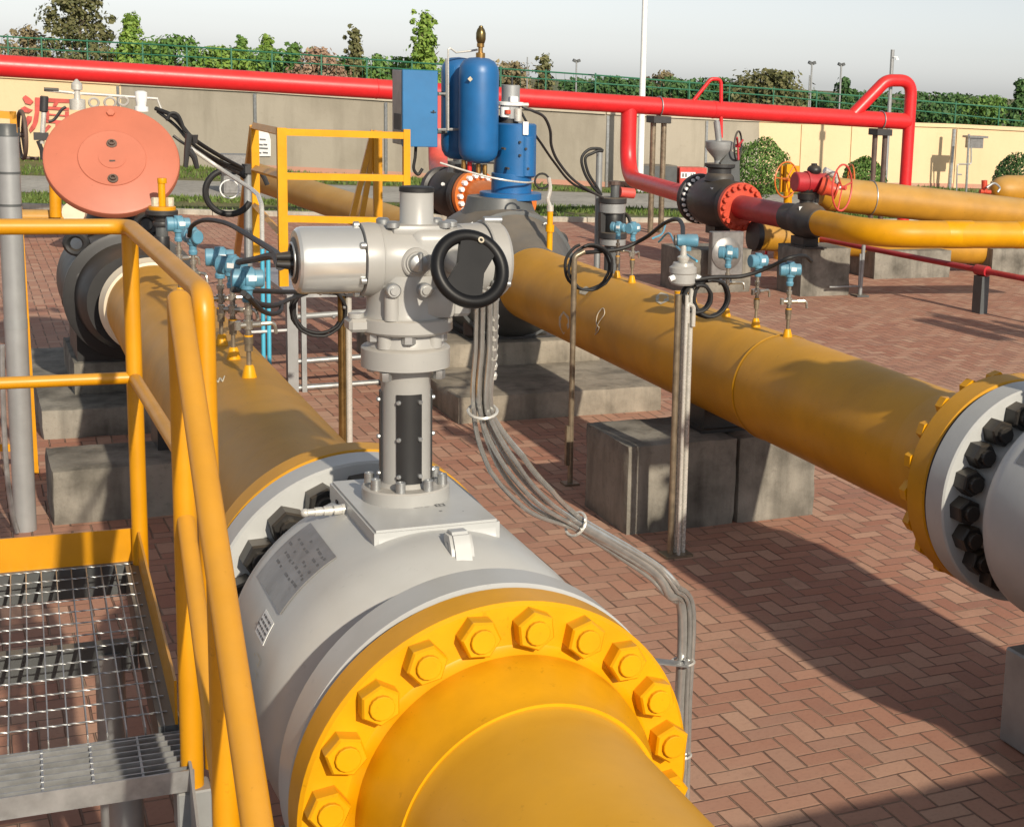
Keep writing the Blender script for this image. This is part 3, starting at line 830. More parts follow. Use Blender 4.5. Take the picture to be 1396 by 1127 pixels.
# ------------------------------------------------------------------ electric actuator on the left valve
SX, SY = VX+.008, VY+.115      # stem axis
AC = thing('electric_actuator', 'light grey electric valve actuator with black handwheel on a tall stem', 'actuator', (SX, SY, PT))
S = lambda x, y, z: Vector((SX+x, SY+y, z))
mb = MB(); z = PT
mb.lathe(S(0, 0, PT), UP, [(0, .112), (.032, .112), (.036, .108), (.036, .08)], 48)
mb.build('base_flange', 'actuator_grey', AC)
bolt = None
for k in range(8):
    a = rad(22.5+45*k); p = S(math.cos(a)*.094, math.sin(a)*.094, PT+.036)
    mb = MB(); mb.lathe(p, UP, [(0, .0125), (.026, .0125), (.028, .011), (.028, .007), (.022, .006)], 14); mb.build('bolt', 'galvanized', AC)
mb = MB()   # column with long window on the front
mb.lathe(S(0, 0, PT+.034), UP, [(0, .072), (.012, .063), (.29, .063), (.312, .072)], 40); mb.build('column', 'actuator_grey', AC)
wz0, wz1 = PT+.05, PT+.285
def bent_plate(r, a0, a1, z0, z1, lift, n=8):
    mb = MB(); vs = []
    for k in range(n+1):
        a = a0+(a1-a0)*k/n
        for zz in (z0, z1):
            for q in (r, r+lift): vs.append(S(math.cos(a)*q, math.sin(a)*q, zz))
    fs = []
    for k in range(n):
        i = 4*k; j = i+4; fs += [(i+1, j+1, j+3, i+3), (i, j, j+1, i+1), (i+2, i+3, j+3, j+2)]
    fs += [(0, 1, 3, 2), (4*n, 4*n+2, 4*n+3, 4*n+1)]; mb.faces(vs, fs); return mb
def screws(root, r, angs, zs):
    for a in angs:
        for zz in zs:
            d = Vector((math.cos(a), math.sin(a), 0)); p = S(0, 0, zz)+d*r; mb = MB()
            mb.lathe(p, d, [(0, .0062), (.005, .0062), (.008, .004)], 10); mb.build('screw', 'galvanized', root)
for a0, a1 in ((rad(235), rad(292)), (rad(130), rad(185)), (rad(-12), rad(42))):
    c_ = bent_plate(.0635, a0, a1, wz0, wz1, .004).build('window_cover', 'black', AC)
    screws(c_, .0675, (a0+.10, a1-.10), (wz0+.02, (wz0+wz1)/2, wz1-.02))
def ring(z0, prof, name='mounting_flange'):
    mb = MB(); mb.lathe(S(0, 0, z0), UP, prof, 48); return mb.build(name, 'actuator_grey', AC)
zf = PT+.352
ring(zf, [(-.006, .095), (0, .112), (.048, .112), (.052, .108), (.058, .085)])
for k in range(4):
    a = rad(45+90*k); p = S(math.cos(a)*.097, math.sin(a)*.097, zf-.004); mb = MB(); mb.hexnut(p, -UP, .026, .022, .3); mb.build('bolt', 'galvanized', AC)
z2 = zf+.055
ring(z2, [(0, .098), (.01, .092), (.028, .088), (.036, .096)], 'adapter')
for k in range(4):
    a = rad(40+90*k); p = S(math.cos(a)*.086, math.sin(a)*.086, z2); mb = MB(); mb.cyl(p, p+UP*.034, .02, n=14); mb.build('rib', 'actuator_grey', AC)
z3 = z2+.036
ring(z3, [(0, .112), (.006, .118), (.036, .118), (.040, .112)])
for k in range(6):
    a = rad(20+60*k); p = S(math.cos(a)*.095, math.sin(a)*.095, z3-.001); mb = MB(); mb.hexnut(p, -UP, .030, .020, .3); mb.build('bolt', 'galvanized', AC)
mb = MB(); mb.box(S(-.122, -.01, z3+.022), (.06, .07, .034), bev=.008); mb.cyl(S(-.128, -.01, z3+.038), S(-.128, -.01, z3+.05), .02, n=16); mb.build('foot_lug', 'actuator_grey', AC)
z4 = z3+.04
mb = MB()   # gear neck: squarish casting
mb.lathe(S(0, 0, z4), UP, [(0, .105), (.012, .098), (.06, .098), (.11, .094)], 40)
mb.box(S(.050, -.01, z4+.04), (.115, .165, .085), bev=.02, seg=2); mb.cyl(S(-.058, -.085, z4), S(-.058, -.085, z4+.07), .018, n=16)
mb.box(S(.125, -.045, z4+.03), (.05, .06, .055), bev=.008)
mb.build('gear_neck', 'actuator_grey', AC)
for dx, dy in ((-.058, -.105), (.02, -.112)):
    mb = MB(); mb.cyl(S(dx, dy+.02, z4+.078), S(dx, dy-.008, z4+.078), .0185, n=18, bev=.003); mb.cyl(S(dx, dy-.008, z4+.078), S(dx, dy-.014, z4+.078), .010, n=12); mb.build('plug', 'galvanized', AC)
ZC = z4+.144   # axis of the horizontal drive
KX, KR = .83, .90
H_ = lambda x, y=0., zz=0.: S(x*KX+.028, y*KR, ZC+zz*KR)
EX = Vector((1, 0, 0))
def px_(pr): return [(t*KX, r*KR) for t, r in pr]
mb = MB()   # main drive housing
mb.lathe(H_(-.125), EX, px_([(0, .094), (.01, .099), (.10, .097), (.14, .092), (.22, .086)]), 44)
mb.box(H_(.06, .0, .005), (.165, .148, .158), bev=.03, seg=3)
mb.box(H_(-.005, .0, .085), (.14, .117, .03), bev=.01, seg=2)
mb.build('drive_housing', 'actuator_grey', AC, angle=40.)
mb = MB()   # clamping ring between motor and housing
mb.lathe(H_(-.175), EX, px_([(0, .088), (.003, .102), (.030, .104), (.052, .102), (.056, .094)]), 48); mb.build('clamp_ring', 'actuator_grey', AC)
for k in range(6):
    a = rad(30+60*k); p = H_(-.176, math.cos(a)*.097, math.sin(a)*.097); mb = MB(); mb.lathe(p, -EX, [(0, .0085), (.012, .0085), (.014, .006)], 12); mb.build('bolt', 'galvanized', AC)
mb = MB()   # polished motor cover
mb.lathe(H_(-.178), -EX, px_([(0, .093), (.165, .093), (.178, .090), (.186, .082), (.188, .066)]), 56); mb.build('motor_cover', 'motor_silver', AC)
mb = MB(); mb.lathe(H_(-.362), -EX, px_([(0, .066), (.006, .064), (.010, .05), (.006, .046), (.004, 0)]), 36); mb.build('end_window', 'black', AC)
mb = MB(); mb.torus(H_(-.371), EX, .043, .004, 32, 6); mb.build('retaining_ring', 'galvanized', AC)
for sgn in (-1, 1):
    mb = MB(); mb.cyl(H_(-.365, .0, .012*sgn), H_(-.415, .006, .010*sgn), .014, .009, n=14); mb.build('cable_gland', 'black', AC)
mb = MB(); mb.lathe(H_(-.028, -.085, -.0), -Vector((0, 1, 0)), [(0, .038), (.014, .038), (.018, .034), (.018, .03), (.024, .028)], 32); mb.build('selector_base', 'actuator_grey', AC)
mb = MB(); mb.lathe(H_(-.028, -.107), -Vector((0, 1, 0)), [(0, .026), (.016, .022), (.020, .014), (.022, 0)], 24); mb.box(H_(-.025, -.125, .006), (.013, .014, .05), bev=.004); mb.build('selector_knob', 'galvanized', AC)
mb = MB()   # chimney on top
mb.lathe(H_(0, 0, .08), UP, [(0, .055), (.012, .048), (.022, .042), (.100, .042)], 36); mb.build('chimney', 'actuator_grey', AC)
mb = MB(); mb.lathe(H_(0, 0, .190), UP, [(0, .0435), (.010, .0435), (.013, .039)], 36); mb.build('chimney_cap', 'rubber', AC)
for x, y in ((-.085, -.05), (.07, -.055), (.075, .05), (-.09, .05), (.10, -.02)):
    mb = MB(); mb.lathe(H_(x, y, .094), UP, [(0, .017), (.012, .017), (.016, .012), (.017, 0)], 16); mb.build('plug', 'galvanized', AC)
mb = MB()   # terminal compartment on the right, leaning back
mb.lathe(H_(.135, .03, -.01), Vector((1, .10, 0)), px_([(0, .098), (.004, .105), (.07, .108), (.08, .106)]), 40); mb.build('terminal_box', 'actuator_grey', AC)
mb = MB(); mb.lathe(H_(.218, .039, -.01), Vector((1, .10, 0)), px_([(0, .112), (.004, .115), (.05, .113), (.062, .104), (.066, .085)]), 40); mb.build('terminal_cover', 'actuator_grey', AC)
for k in range(5):
    a = rad(-150+62*k); p = H_(.218, .039+math.cos(a)*.118, -.01+math.sin(a)*.118); mb = MB(); mb.cyl(p, p+EX*.05, .010, n=12, bev=.002); mb.build('bolt', 'galvanized', AC)
# handwheel facing the camera
HW = H_(.070, -.30, .008)
ax = Vector((.10, -1, .42)).normalized()
mb = MB(); mb.cyl(HW-ax*.01, H_(.10, -.06, 0), .022, .034, n=24); mb.build('handwheel_shaft', 'actuator_grey', AC)
mb = MB()
mb.torus(HW, ax, .083, .0165, 56, 14)
hx, hy, hz = frame(ax)
hr = Matrix((hx, hy, hz)).transposed()
def wheel_web(mb, ang, w0, w1):
    d = hx*math.cos(ang)+hy*math.sin(ang); p = hz.cross(d)
    P = [HW+d*.0+p*w0, HW+d*.078+p*w1, HW+d*.078-p*w1, HW-p*w0]
    mb.prism([q-ax*.007 for q in P], ax*.016)
for a in (rad(64), rad(244)): wheel_web(mb, a, .034, .050)
mb.lathe(HW-ax*.03, ax, [(0, .022), (.028, .025), (.034, .025), (.038, .02)], 28)
mb.build('handwheel', 'handwheel_black', AC, angle=40.)
mb = MB(); p = HW+(hx*math.cos(rad(64))+hy*math.sin(rad(64)))*.075+ax*.016; mb.torus(p, ax, .006, .002, 16, 6); mb.build('wheel_mark', 'chalk', AC)

# ------------------------------------------------------------------ steel conduit bundle from the actuator to the ground
CB = thing('conduit_bundle', 'bundle of shiny flexible steel conduits curving from the grey actuator to the paving', 'conduit', Z(928, 1092))
c_base = Z(926, 1092)
top_ = Y(915, 806, c_base.y-.06)
key = [Y(662, 395, SY-.10), Y(661, 470, SY-.04), Y(658, 560, SY+.03), Y(690, 632, SY+.12), Y(735, 684, SY+.22), Y(785, 714, SY+.32), Y(850, 752, SY+.40), Y(893, 780, c_base.y-.06), top_+Vector((.004, 0, 0)), Vector((c_base.x, c_base.y, top_.z-.10)), Vector((c_base.x, c_base.y, .35)), Vector((c_base.x, c_base.y, 0))]
rc = random.Random(3)
offs = [(-.030, .004), (-.018, -.010), (-.007, .012), (.005, -.008), (.016, .010), (.028, -.002)]
spread = [.85, .85, .75, 1.6, 1.5, .7, .85, .8, .75, .8, .8, .95]
sp_ = spline(key, 10); ns_ = len(sp_)
for i, (ox, oy) in enumerate(offs):
    pts = []
    for j, p in enumerate(sp_):
        T_ = (sp_[min(j+1, ns_-1)]-sp_[max(j-1, 0)]).normalized(); sv = T_.cross(FV).normalized(); dv_ = sv.cross(T_)
        f = j/10; k = min(int(f), len(spread)-2); sc_ = spread[k]+(spread[k+1]-spread[k])*(f-k)
        wob = math.sin(f*1.3+i*2.1)*.004*(1 if 2 < f < 8 else .3)
        pts.append(p-sv*(ox*sc_+wob)+dv_*oy)
    mb = MB(); mb.tube(pts, .0068 if i else .0085, 10); mb.build('conduit', 'flex_steel', CB)
mb = MB(); mb.tube(spline([key[5]+Vector((.012, 0, -.004)), key[6]+Vector((.006, 0, .002)), key[7]+Vector((.002, 0, 0)), top_+Vector((-.004, .002, -.01)), Vector((c_base.x-.012, c_base.y, top_.z-.12)), Vector((c_base.x-.012, c_base.y, .0))], 8), .017, 14); mb.build('sleeve', 'flex_steel', CB)
for p, a_ in ((key[5], key[6]-key[5]), (key[2], key[2]-key[1]), (Vector((c_base.x-.004, c_base.y, .50)), UP), (Vector((c_base.x-.004, c_base.y, .17)), UP)):
    mb = MB(); mb.torus(p, a_, .038, .0045, 18, 6); mb.build('cable_tie', 'stainless', CB)
mb = MB(); q = Vector((c_base.x, c_base.y, .505)); mb.box(q+Vector((-.065, -.03, .012)), (.12, .05, .005), rot=Matrix.Rotation(.25, 3, 'Y')); mb.cyl(q+Vector((-.004, -.03, -.014)), q+Vector((-.004, -.03, .012)), .011, n=10); mb.build('bracket', 'galvanized', CB)
for k in range(7):
    p = key[0].lerp(key[1], .55).lerp(key[2], k/7*.75); mb = MB(); mb.lathe(p+Vector((.022, -.008, 0)), UP, [(0, .010), (.012, .013), (.02, .010)], 10); mb.build('gland', 'stainless', CB)
# ------------------------------------------------------------------ near access platform with stairs (left foreground)
PLZ = .85
E0 = Vector((.432, 4.93, 0))           # far right corner of the floor
dY = Vector((.036, 1, 0)).normalized(); dX = Vector((dY.y, -dY.x, 0))
Pf = lambda u, v, z: E0+dX*u+dY*v+UP*z          # u to the right, v away from the camera
PL = thing('access_platform', 'near yellow railed platform with steel grating floor and stairs, left foreground', 'platform', Pf(0, -.7, 0))
WID = 1.5; LEN = 1.31
def part(mb, name, mat, parent=PL, **k): return mb.build(name, mat, parent, **k)
# grating
mb = MB()
u = -.012
while u > -WID:
    mb.box(Pf(u, -LEN/2, PLZ-.016), (.003, LEN, .03), rot=Matrix((dX, dY, UP)).transposed()); u -= .0412
v = -.03
while v > -LEN:
    P = []; a = Pf(0, v, PLZ-.002); b = Pf(-WID, v, PLZ-.002); n = 150
    # twisted square rod
    L_ = (b-a).length; x_, y_, z_ = frame(b-a); vs = []; fs = []
    for k in range(n+1):
        c = a.lerp(b, k/n); th = k*.62
        for q in range(4):
            an = th+q*PI/2; vs.append(c+(x_*math.cos(an)+y_*math.sin(an))*.0023)
    for k in range(n):
        for q in range(4): fs.append((4*k+q, 4*k+(q+1) % 4, 4*k+4+(q+1) % 4, 4*k+4+q))
    mb.faces(vs, fs); v -= .100
part(mb, 'grating', 'galvanized', smooth=False)
mb = MB()
mb.beam(Pf(-WID, .0, PLZ-.05), Pf(0, .0, PLZ-.05), .05, .10, up=UP); mb.beam(Pf(-.0, -LEN, PLZ-.055), Pf(-.0, -.03, PLZ-.055), .05, .10, up=UP)
mb.beam(Pf(-WID, -.62, PLZ-.075), Pf(-.03, -.62, PLZ-.075), .05, .08, up=UP)
part(mb, 'floor_frame', 'dark_grey')
# toe boards
mb = MB(); mb.prism([Pf(-WID, -.012, PLZ-.015), Pf(.018, -.012, PLZ-.015), Pf(.018, -.012, PLZ+.105), Pf(-WID, -.012, PLZ+.105)], dY*.006)
part(mb, 'toe_board', 'yellow')
mb = MB(); mb.prism([Pf(.012, -LEN, PLZ-.015), Pf(.012, -.013, PLZ-.015), Pf(.012, -.013, PLZ+.105), Pf(.012, -LEN, PLZ+.105)], dX*.006)
part(mb, 'toe_board', 'yellow')
# railings
RZ, MZ = 1.895, 1.435
rr_ = .0235
pc = Pf(.020, -.03, 0)
post_end = Pf(.085, -1.45, 0)
mb = MB(); mb.tube(fillet([Pf(-WID-.6, -.03, RZ), pc+UP*RZ, post_end+UP*RZ, post_end+UP*(PLZ-.06)], .06, 7), rr_, 18); part(mb, 'top_rail', 'yellow_rail', angle=40)
mb = MB(); mb.tube([pc+UP*(PLZ-.08), pc+UP*(RZ-.005)], rr_, 18); part(mb, 'post', 'yellow_rail')
mb = MB(); mb.tube([Pf(-WID-.6, -.03, MZ), pc+UP*MZ], .0185, 16); mb.tube([pc+UP*(MZ-.002), post_end+UP*(MZ-.002)], .0185, 16); part(mb, 'mid_rail', 'yellow_rail')
# stairs going down towards the camera, beside the valve
slope = .60
def St(v, z): return Pf(.030, v, z)
SV = -1.51
mb = MB(); mb.tube([St(SV, PLZ-.14), St(SV, RZ-.01)], .0245, 18); part(mb, 'post', 'yellow_rail')
mb = MB(); mb.tube([St(SV-.0, RZ-.004), St(SV-1.9, RZ-1.9*slope)], .0245, 18); mb.sphere(St(SV, RZ-.006), .0247, n=18); part(mb, 'stair_handrail', 'yellow_rail', angle=50)
mb = MB(); mb.tube([St(SV, MZ-.02), St(SV-1.9, MZ-.02-1.9*slope)], .0185, 16); part(mb, 'stair_mid_rail', 'yellow_rail')
LV = SV-.68
mb = MB(); mb.tube([St(LV, .20), St(LV, RZ-.68*slope)], .0245, 18); part(mb, 'post', 'yellow_rail')
# stringers and treads
for uu in (.026, -.62):
    mb = MB()
    P = [Pf(uu, SV+.12, PLZ+.0), Pf(uu, SV-.05, PLZ+.0), Pf(uu, SV-1.65, PLZ-1.6*slope), Pf(uu, SV-1.65, 0), Pf(uu, SV-1.38, 0), Pf(uu, SV+.12, PLZ-.20)]
    mb.prism(P, dX*-.006); part(mb, 'stringer', 'steel_grey')
for k in range(4):
    zt = PLZ-.012-.21*k; vt = -LEN-.015-.27*k*1.
    mb = MB(); rt_ = Matrix((dX, dY, UP)).transposed()
    x0_, x1_ = (-WID, .03) if k == 0 else (-.61, .03)
    mb.box(Pf((x0_+x1_)/2, vt-.235, zt-.022), (x1_-x0_, .006, .05), rot=rt_); mb.box(Pf((x0_+x1_)/2, vt, zt-.018), (x1_-x0_, .004, .03), rot=rt_)
    for q in range(7): mb.box(Pf((x0_+x1_)/2, vt-.02-.031*q, zt-.016), (x1_-x0_, .0045, .03), rot=rt_)
    uq = x1_-.004
    while uq > x0_: mb.box(Pf(uq, vt-.118, zt-.008), (.005, .235, .012), rot=rt_); uq -= .1
    part(mb, 'tread', 'galvanized', smooth=False)
for uu, vv in ((-.10, -.62), (-.10, -1.30), (-1.3, -.62)):
    mb = MB(); p = Pf(uu, vv, 0); mb.cyl(p, p+UP*(PLZ-.06), .038, n=24); mb.box(p+UP*.006, (.16, .16, .012)); part(mb, 'leg', 'steel_grey')
mb = MB(); p = Pf(-.47, -.55, 0); mb.box(p+UP*.41, (.055, .055, .82)); part(mb, 'brace', 'dark_grey')
for v0 in (SV-.0, LV):
    mb = MB(); p = St(v0, PLZ-.10-(0 if v0 == SV else .36)); mb.box(p+Vector((0, 0, -.02)), (.075, .075, .10), bev=.004); part(mb, 'post_socket', 'steel_grey')
for k in range(3):
    mb = MB(); p = Pf(.052, SV+.09-.04*k, PLZ-.03-.02*k); mb.lathe(p-dX*.03, -dX, [(0, .009), (.012, .009), (.014, .006)], 10); part(mb, 'bolt', 'galvanized')

# tall grey pole and the yellow guard frame at the left edge
b = Z(35, 722); t = Y(8, 186, b.y)
gp = thing('grey_pole', 'tall light grey round pole with a dark cap at the left edge', 'pole', b)
mb = MB(); mb.lathe(b, UP, [(0, .052), (t.z, .052)], 28); mb.build('shaft', 'steel_light', gp)
mb = MB(); mb.lathe(b+UP*t.z, UP, [(0, .05), (.012, .05), (.02, .045), (.06, .045)], 24); mb.build('cap', 'dark_grey', gp)
for py in (237, 281, 448):
    q = Y(10, py, b.y); mb = MB(); mb.lathe(Vector((b.x, b.y, q.z)), UP, [(0, .0535), (.012 if py != 448 else .05, .0535)], 28); mb.build('collar', 'dark_grey' if py != 448 else 'steel_grey', gp)
cw = tag(MB().tube(spline([Y(3, 470, b.y-.1), Y(4, 540, b.y-.1), Y(9, 640, b.y-.1), Y(17, 700, b.y-.1), Y(24, 726, b.y-.1)], 6), .012, 8).build('thin_conduit', 'galvanized', origin=Y(24, 726, b.y-.1)), 'thin silvery conduit leaning beside the tall grey pole', 'conduit')
fb = Z(47, 646); yk = fb.y
fr = thing('guard_frame', 'leaning yellow flat bar frame behind the tall grey pole', 'frame', fb)
for pts in ([(13, 152), (22, 152), (53, 645), (43, 645)], [(-60, 147), (22, 153), (22, 163), (-60, 157)], [(-60, 604), (38, 606), (38, 616), (-60, 614)]):
    mb = MB(); mb.prism([Y(x, y, yk) for x, y in pts], (0, .04, 0)); mb.build('bar', 'yellow', fr)
hw = Y(30, 184, 12.)
wv = thing('side_handwheel', 'rusty handwheel seen edge-on beside the yellow guard frame', 'handwheel', Vector((hw.x, hw.y, 0)))
mb = MB(); mb.torus(hw, (1, .12, 0), .165, .014, 28, 8); mb.cyl(hw-Vector((.05, 0, 0)), hw+Vector((.03, 0, 0)), .02, n=10)
for k in range(3):
    a = k*2.09; mb.cyl(hw, hw+Vector((-.02*math.cos(a), math.cos(a)*.16, math.sin(a)*.16)), .009, n=6)
mb.cyl(hw+Vector((0, 0, -.16)), hw+Vector((.10, 0, -.165)), .012, n=8); mb.build('wheel', 'brown_rust', wv)
mb = MB(); mb.cyl((hw.x-.06, hw.y, 0), (hw.x-.06, hw.y, hw.z+.02), .03, n=12); mb.cyl((hw.x-.06, hw.y, hw.z-.05), (hw.x-.06, hw.y, hw.z+.05), .05, n=12); mb.build('spindle_post', 'dark_grey', wv)
# ------------------------------------------------------------------ concrete bases under the pipelines
def block(name, label, px_fl, px_fr, py_fl, py_fr, depth, h, mat='concrete', cat='concrete block', bev=.015, joint=None, group=None):
    a, b = Z(px_fl, py_fl), Z(px_fr, py_fr)
    y0 = (a.y+b.y)/2
    root = thing(name, label, cat, ((a.x+b.x)/2, y0+depth/2, 0), group)
    xs = [a.x, b.x] if joint is None else [a.x, joint, b.x]
    for p, q in zip(xs, xs[1:]):
        mb = MB(); g = .004 if joint is not None else 0
        mb.rough_box((p+(g if p != a.x else 0), y0, -.03), (q-(g if q != b.x else 0), y0+depth, h), bev=bev, seed=p); mb.build('block', mat, root, angle=40)
    return root
bR = block('pipe_support_block', 'stained two-part concrete block under the yellow pipe with chalk marks', 855, 1108, 731, 700, .62, .487, joint=Z(1003, 713).x)
yb_ = 7.5
mb = MB(); mb.box2((xr(yb_)-.13, yb_-.13, .487), (xr(yb_)+.13, yb_+.13, ZA-PR+.05)); mb.box2((3.55, yb_-.17, .486), (4.06, yb_+.17, .505)); mb.build('saddle', 'black', bR)
mb = MB(); mb.box2((3.06, 7.36, .40), (3.075, 7.78, .47)); mb.build('formwork_mark', 'charcoal', bR)
def stepped(name, label, x0, x1, ya, yb, h1, ix0, ix1, iya, iyb, h2):
    root = thing(name, label, 'concrete base', ((x0+x1)/2, (ya+yb)/2, 0), 'stepped concrete bases')
    mb = MB(); mb.rough_box((x0, ya, -.03), (x1, yb, h1), bev=.018, seed=x0); mb.build('lower_step', 'concrete' if ix0 < 2 else 'pale_concrete', root, angle=40)
    mb = MB(); mb.rough_box((ix0, iya, h1-.02), (ix1, iyb, h2), bev=.016, seed=x0+5); mb.build('upper_step', 'concrete' if ix0 < 2 else 'pale_concrete', root, angle=40)
    return root
BVY, BLY = 11.55, 11.15
sR = stepped('stepped_base', 'pale stepped concrete base under the blue actuator', 2.96, 4.50, 9.97, 13.0, .19, 3.12, 4.42, 11.0, 12.6, .37)
sL = stepped('stepped_base', 'dark stepped concrete base under the black valve at the left', .40, 1.85, 10.30, 12.6, .19, .62, 1.6, 10.75, 11.8, .40)
bL = block('pipe_support_block', 'low mossy concrete block under the dusty yellow pipe at the left', 72, 330, 716, 694, .55, .29)
mb = MB(); mb.box2((xl(8.8)-.14, 8.62, .28), (xl(8.8)+.14, 8.95, ZA-PR+.04)); mb.build('saddle', 'black', bL)

# ------------------------------------------------------------------ big dark valve with the blue actuator (right pipeline, far end)
xb = xr(BVY)
GV = thing('actuated_valve', 'dark grey ball valve at the far end of the chalk-marked pipe, below the blue actuator', 'valve', (xb, BVY, 0))
mb = MB(); c = Vector((xb, BVY, ZA))
mb.lathe(c, (0, 1, 0), [(-.85, PR+.004), (-.80, PR+.012), (-.55, .40), (-.42, .47), (-.15, .53), (.15, .53), (.42, .47), (.55, .40), (.80, PR+.012)], 64); mb.build('body', 'dark_grey', GV, angle=50)
mb = MB(); mb.lathe(c+Vector((0, -.40, 0)), (0, 1, 0), [(0, .47), (.004, .502), (.05, .512), (.055, .49)], 64); mb.build('body_ring', 'dark_grey', GV)
mb = MB(); mb.lathe(c+UP*.42, UP, [(0, .30), (.10, .26), (.16, .245)], 40); mb.build('bonnet', 'dark_grey', GV)
zb_ = Y(697, 279, BVY).z
mb = MB(); mb.lathe(Vector((xb, BVY, zb_-.04)), UP, [(0, .22), (.006, .228), (.07, .228), (.075, .2)], 40); mb.build('bonnet_flange', 'charcoal', GV)
for k in range(10):
    a = rad(36*k+8); mb = MB(); mb.hexnut((xb+math.cos(a)*.2, BVY+math.sin(a)*.2, zb_-.04), (0, 0, -1), .045, .05); mb.build('flange_nut', 'black', GV)
mb = MB(); mb.box2((xb-.30, BVY-.3, .36), (xb+.30, BVY+.3, .55)); mb.box2((xb-.36, BVY-.42, .365), (xb+.36, BVY+.42, .385)); mb.build('support_foot', 'black', GV)
for sx in (-1, 1):
    mb = MB(); mb.torus(c+Vector((sx*.50, .0, .22)), (0, 1, 0), .06, .022, 20, 8); mb.build('lifting_lug', 'charcoal', GV)
# white numeral three
mb = MB(); q = lambda x, y: Y(x, y, BVY-.50)
mb.tube(spline([q(741, 306), q(744, 304), q(747, 307), q(744.5, 310), q(747.5, 313), q(744, 317), q(741, 315)], 5), .0055, 5); mb.build('numeral', 'white_paint', GV)
mb = MB(); mb.box(Y(642, 305, BVY-.45), (.035, .004, .012), rot=Matrix.Rotation(-.5, 3, 'Y')); mb.build('paint_mark', 'white_paint', GV)
# blue actuator
BA = thing('blue_actuator', 'tall blue gas-over-oil actuator with twin tanks on the dark valve', 'actuator', (xb, BVY, zb_+.035))
yq = BVY
def vcyl(pxc, pyt, pyb, pxw, y, name, mat, prof=None, root=BA, n=40):
    t = Y(pxc, pyt, y); b = Y(pxc, pyb, y); r = (Y(pxc+pxw/2, pyb, y)-Y(pxc-pxw/2, pyb, y)).length/2; L = t.z-b.z
    mb = MB(); pr = prof(L, r) if prof else [(0, r-.004), (.004, r), (L-.004, r), (L, r-.004)]
    mb.lathe((b.x, b.y, b.z), UP, pr, n); return mb.build(name, mat, root)
vcyl(696, 262, 271, 80, yq, 'base_flange', 'blue'); vcyl(697, 236, 264, 52, yq, 'neck', 'blue')
vcyl(702, 168, 241, 54, yq, 'cylinder', 'blue', lambda L, r: [(0, r-.012), (.012, r), (L-.01, r), (L, r-.012), (L, r-.05)])
vcyl(716, 186, 240, 24, yq-.10, 'side_block', 'blue')
mb = MB(); mb.box(Y(716, 175, yq-.165), (.042, .03, .10)); mb.build('indicator_plate', 'white_paint', BA)
for x, y in ((688, 203), (709, 194), (717, 203), (709, 212), (693, 230), (720, 230)):
    p = Y(x, y, yq-.175); mb = MB(); mb.cyl(p+Vector((0, .06, 0)), p-Vector((0, .008, 0)), .0095, n=10); mb.build('plug', 'charcoal', BA)
vcyl(692, 158, 169, 28, yq, 'top_plate', 'charcoal')
vcyl(695, 140, 162, 26, yq-.02, 'fitting_block', 'steel_light'); vcyl(688, 146, 160, 12, yq-.10, 'fitting', 'white_paint'); vcyl(706, 148, 166, 10, yq-.10, 'fitting', 'stainless'); vcyl(692, 150, 156, 8, yq-.14, 'fitting', 'orange_red')
vcyl(696, 139, 144, 34, yq-.02, 'collar', 'white_paint'); vcyl(696, 116, 140, 24, yq-.02, 'limit_switch', 'steel_grey'); vcyl(698, 105, 117, 3, yq-.02, 'pin', 'charcoal')
mb = MB(); mb.box(Y(700, 136, yq-.10), (.065, .05, .05), bev=.006); mb.build('junction', 'white_paint', BA)
mb = MB(); mb.cyl(Y(704, 143, yq-.05), Y(720, 143, yq-.05), .016, n=12); mb.build('cable_gland', 'stainless', BA)
capsule = lambda L, r: [(0, .0), (.008, r*.5), (.03, r*.78), (.07, r*.95), (.12, r), (L-.12, r), (L-.07, r*.95), (L-.03, r*.78), (L-.008, r*.5), (L, 0)]
vcyl(652, 78, 223, 52, yq-.14, 'tank', 'blue', capsule); vcyl(625, 78, 218, 46, yq+.16, 'tank', 'blue', capsule)
mb = MB(); mb.box(Y(641, 108, yq-.275), (.028, .003, .028), rot=Matrix.Rotation(.78, 3, 'Y')); mb.build('warning_label', 'chalk', BA)
p = [Y(x, y, yq-.02) for x, y in ((611, 178), (611, 68), (614, 66), (622, 72), (640, 70), (651, 68))]
mb = MB(); mb.tube(p, .008, 8); mb.build('balance_pipe', 'stainless', BA)
mb = MB(); mb.tube([Y(x, y, yq+.0) for x, y in ((609, 80), (610, 178))], .014, 8); mb.tube([Y(x, y, yq) for x, y in ((598, 128), (612, 128))], .009, 6); mb.tube([Y(x, y, yq) for x, y in ((597, 177), (640, 176))], .011, 6); mb.build('frame', 'steel_light', BA)
p0 = Y(655, 78, yq-.14)
mb = MB(); mb.lathe(p0, UP, [(-.01, .035), (.03, .035), (.035, .018), (.07, .018), (.075, .028), (.10, .028), (.105, .014), (.12, .012)], 14); mb.build('relief_fitting', 'brass', BA)
g0_ = Y(655.5, 62, yq-.14); g1_ = Y(655.5, 35, yq-.14); L_ = g1_.z-g0_.z
mb = MB(); mb.lathe(g0_, UP, [(-.02, .012), (0, .014), (L_*.12, .028), (L_*.3, .036), (L_*.6, .037), (L_*.8, .028), (L_*.9, .017), (L_*.97, .015), (L_, .006)], 20); mb.build('vent_bulb', 'gold', BA)
for x, y in ((640, 224), (652, 227), (661, 228), (632, 222)):
    vcyl(x, y-4, y+12, 6, yq-.12, 'drain_fitting', 'brass' if x != 640 else 'red')
mb = MB(); mb.box2(Y(620, 236, yq+.10), Y(662, 224, yq+.14)); mb.build('tank_bracket', 'dark_grey', BA)
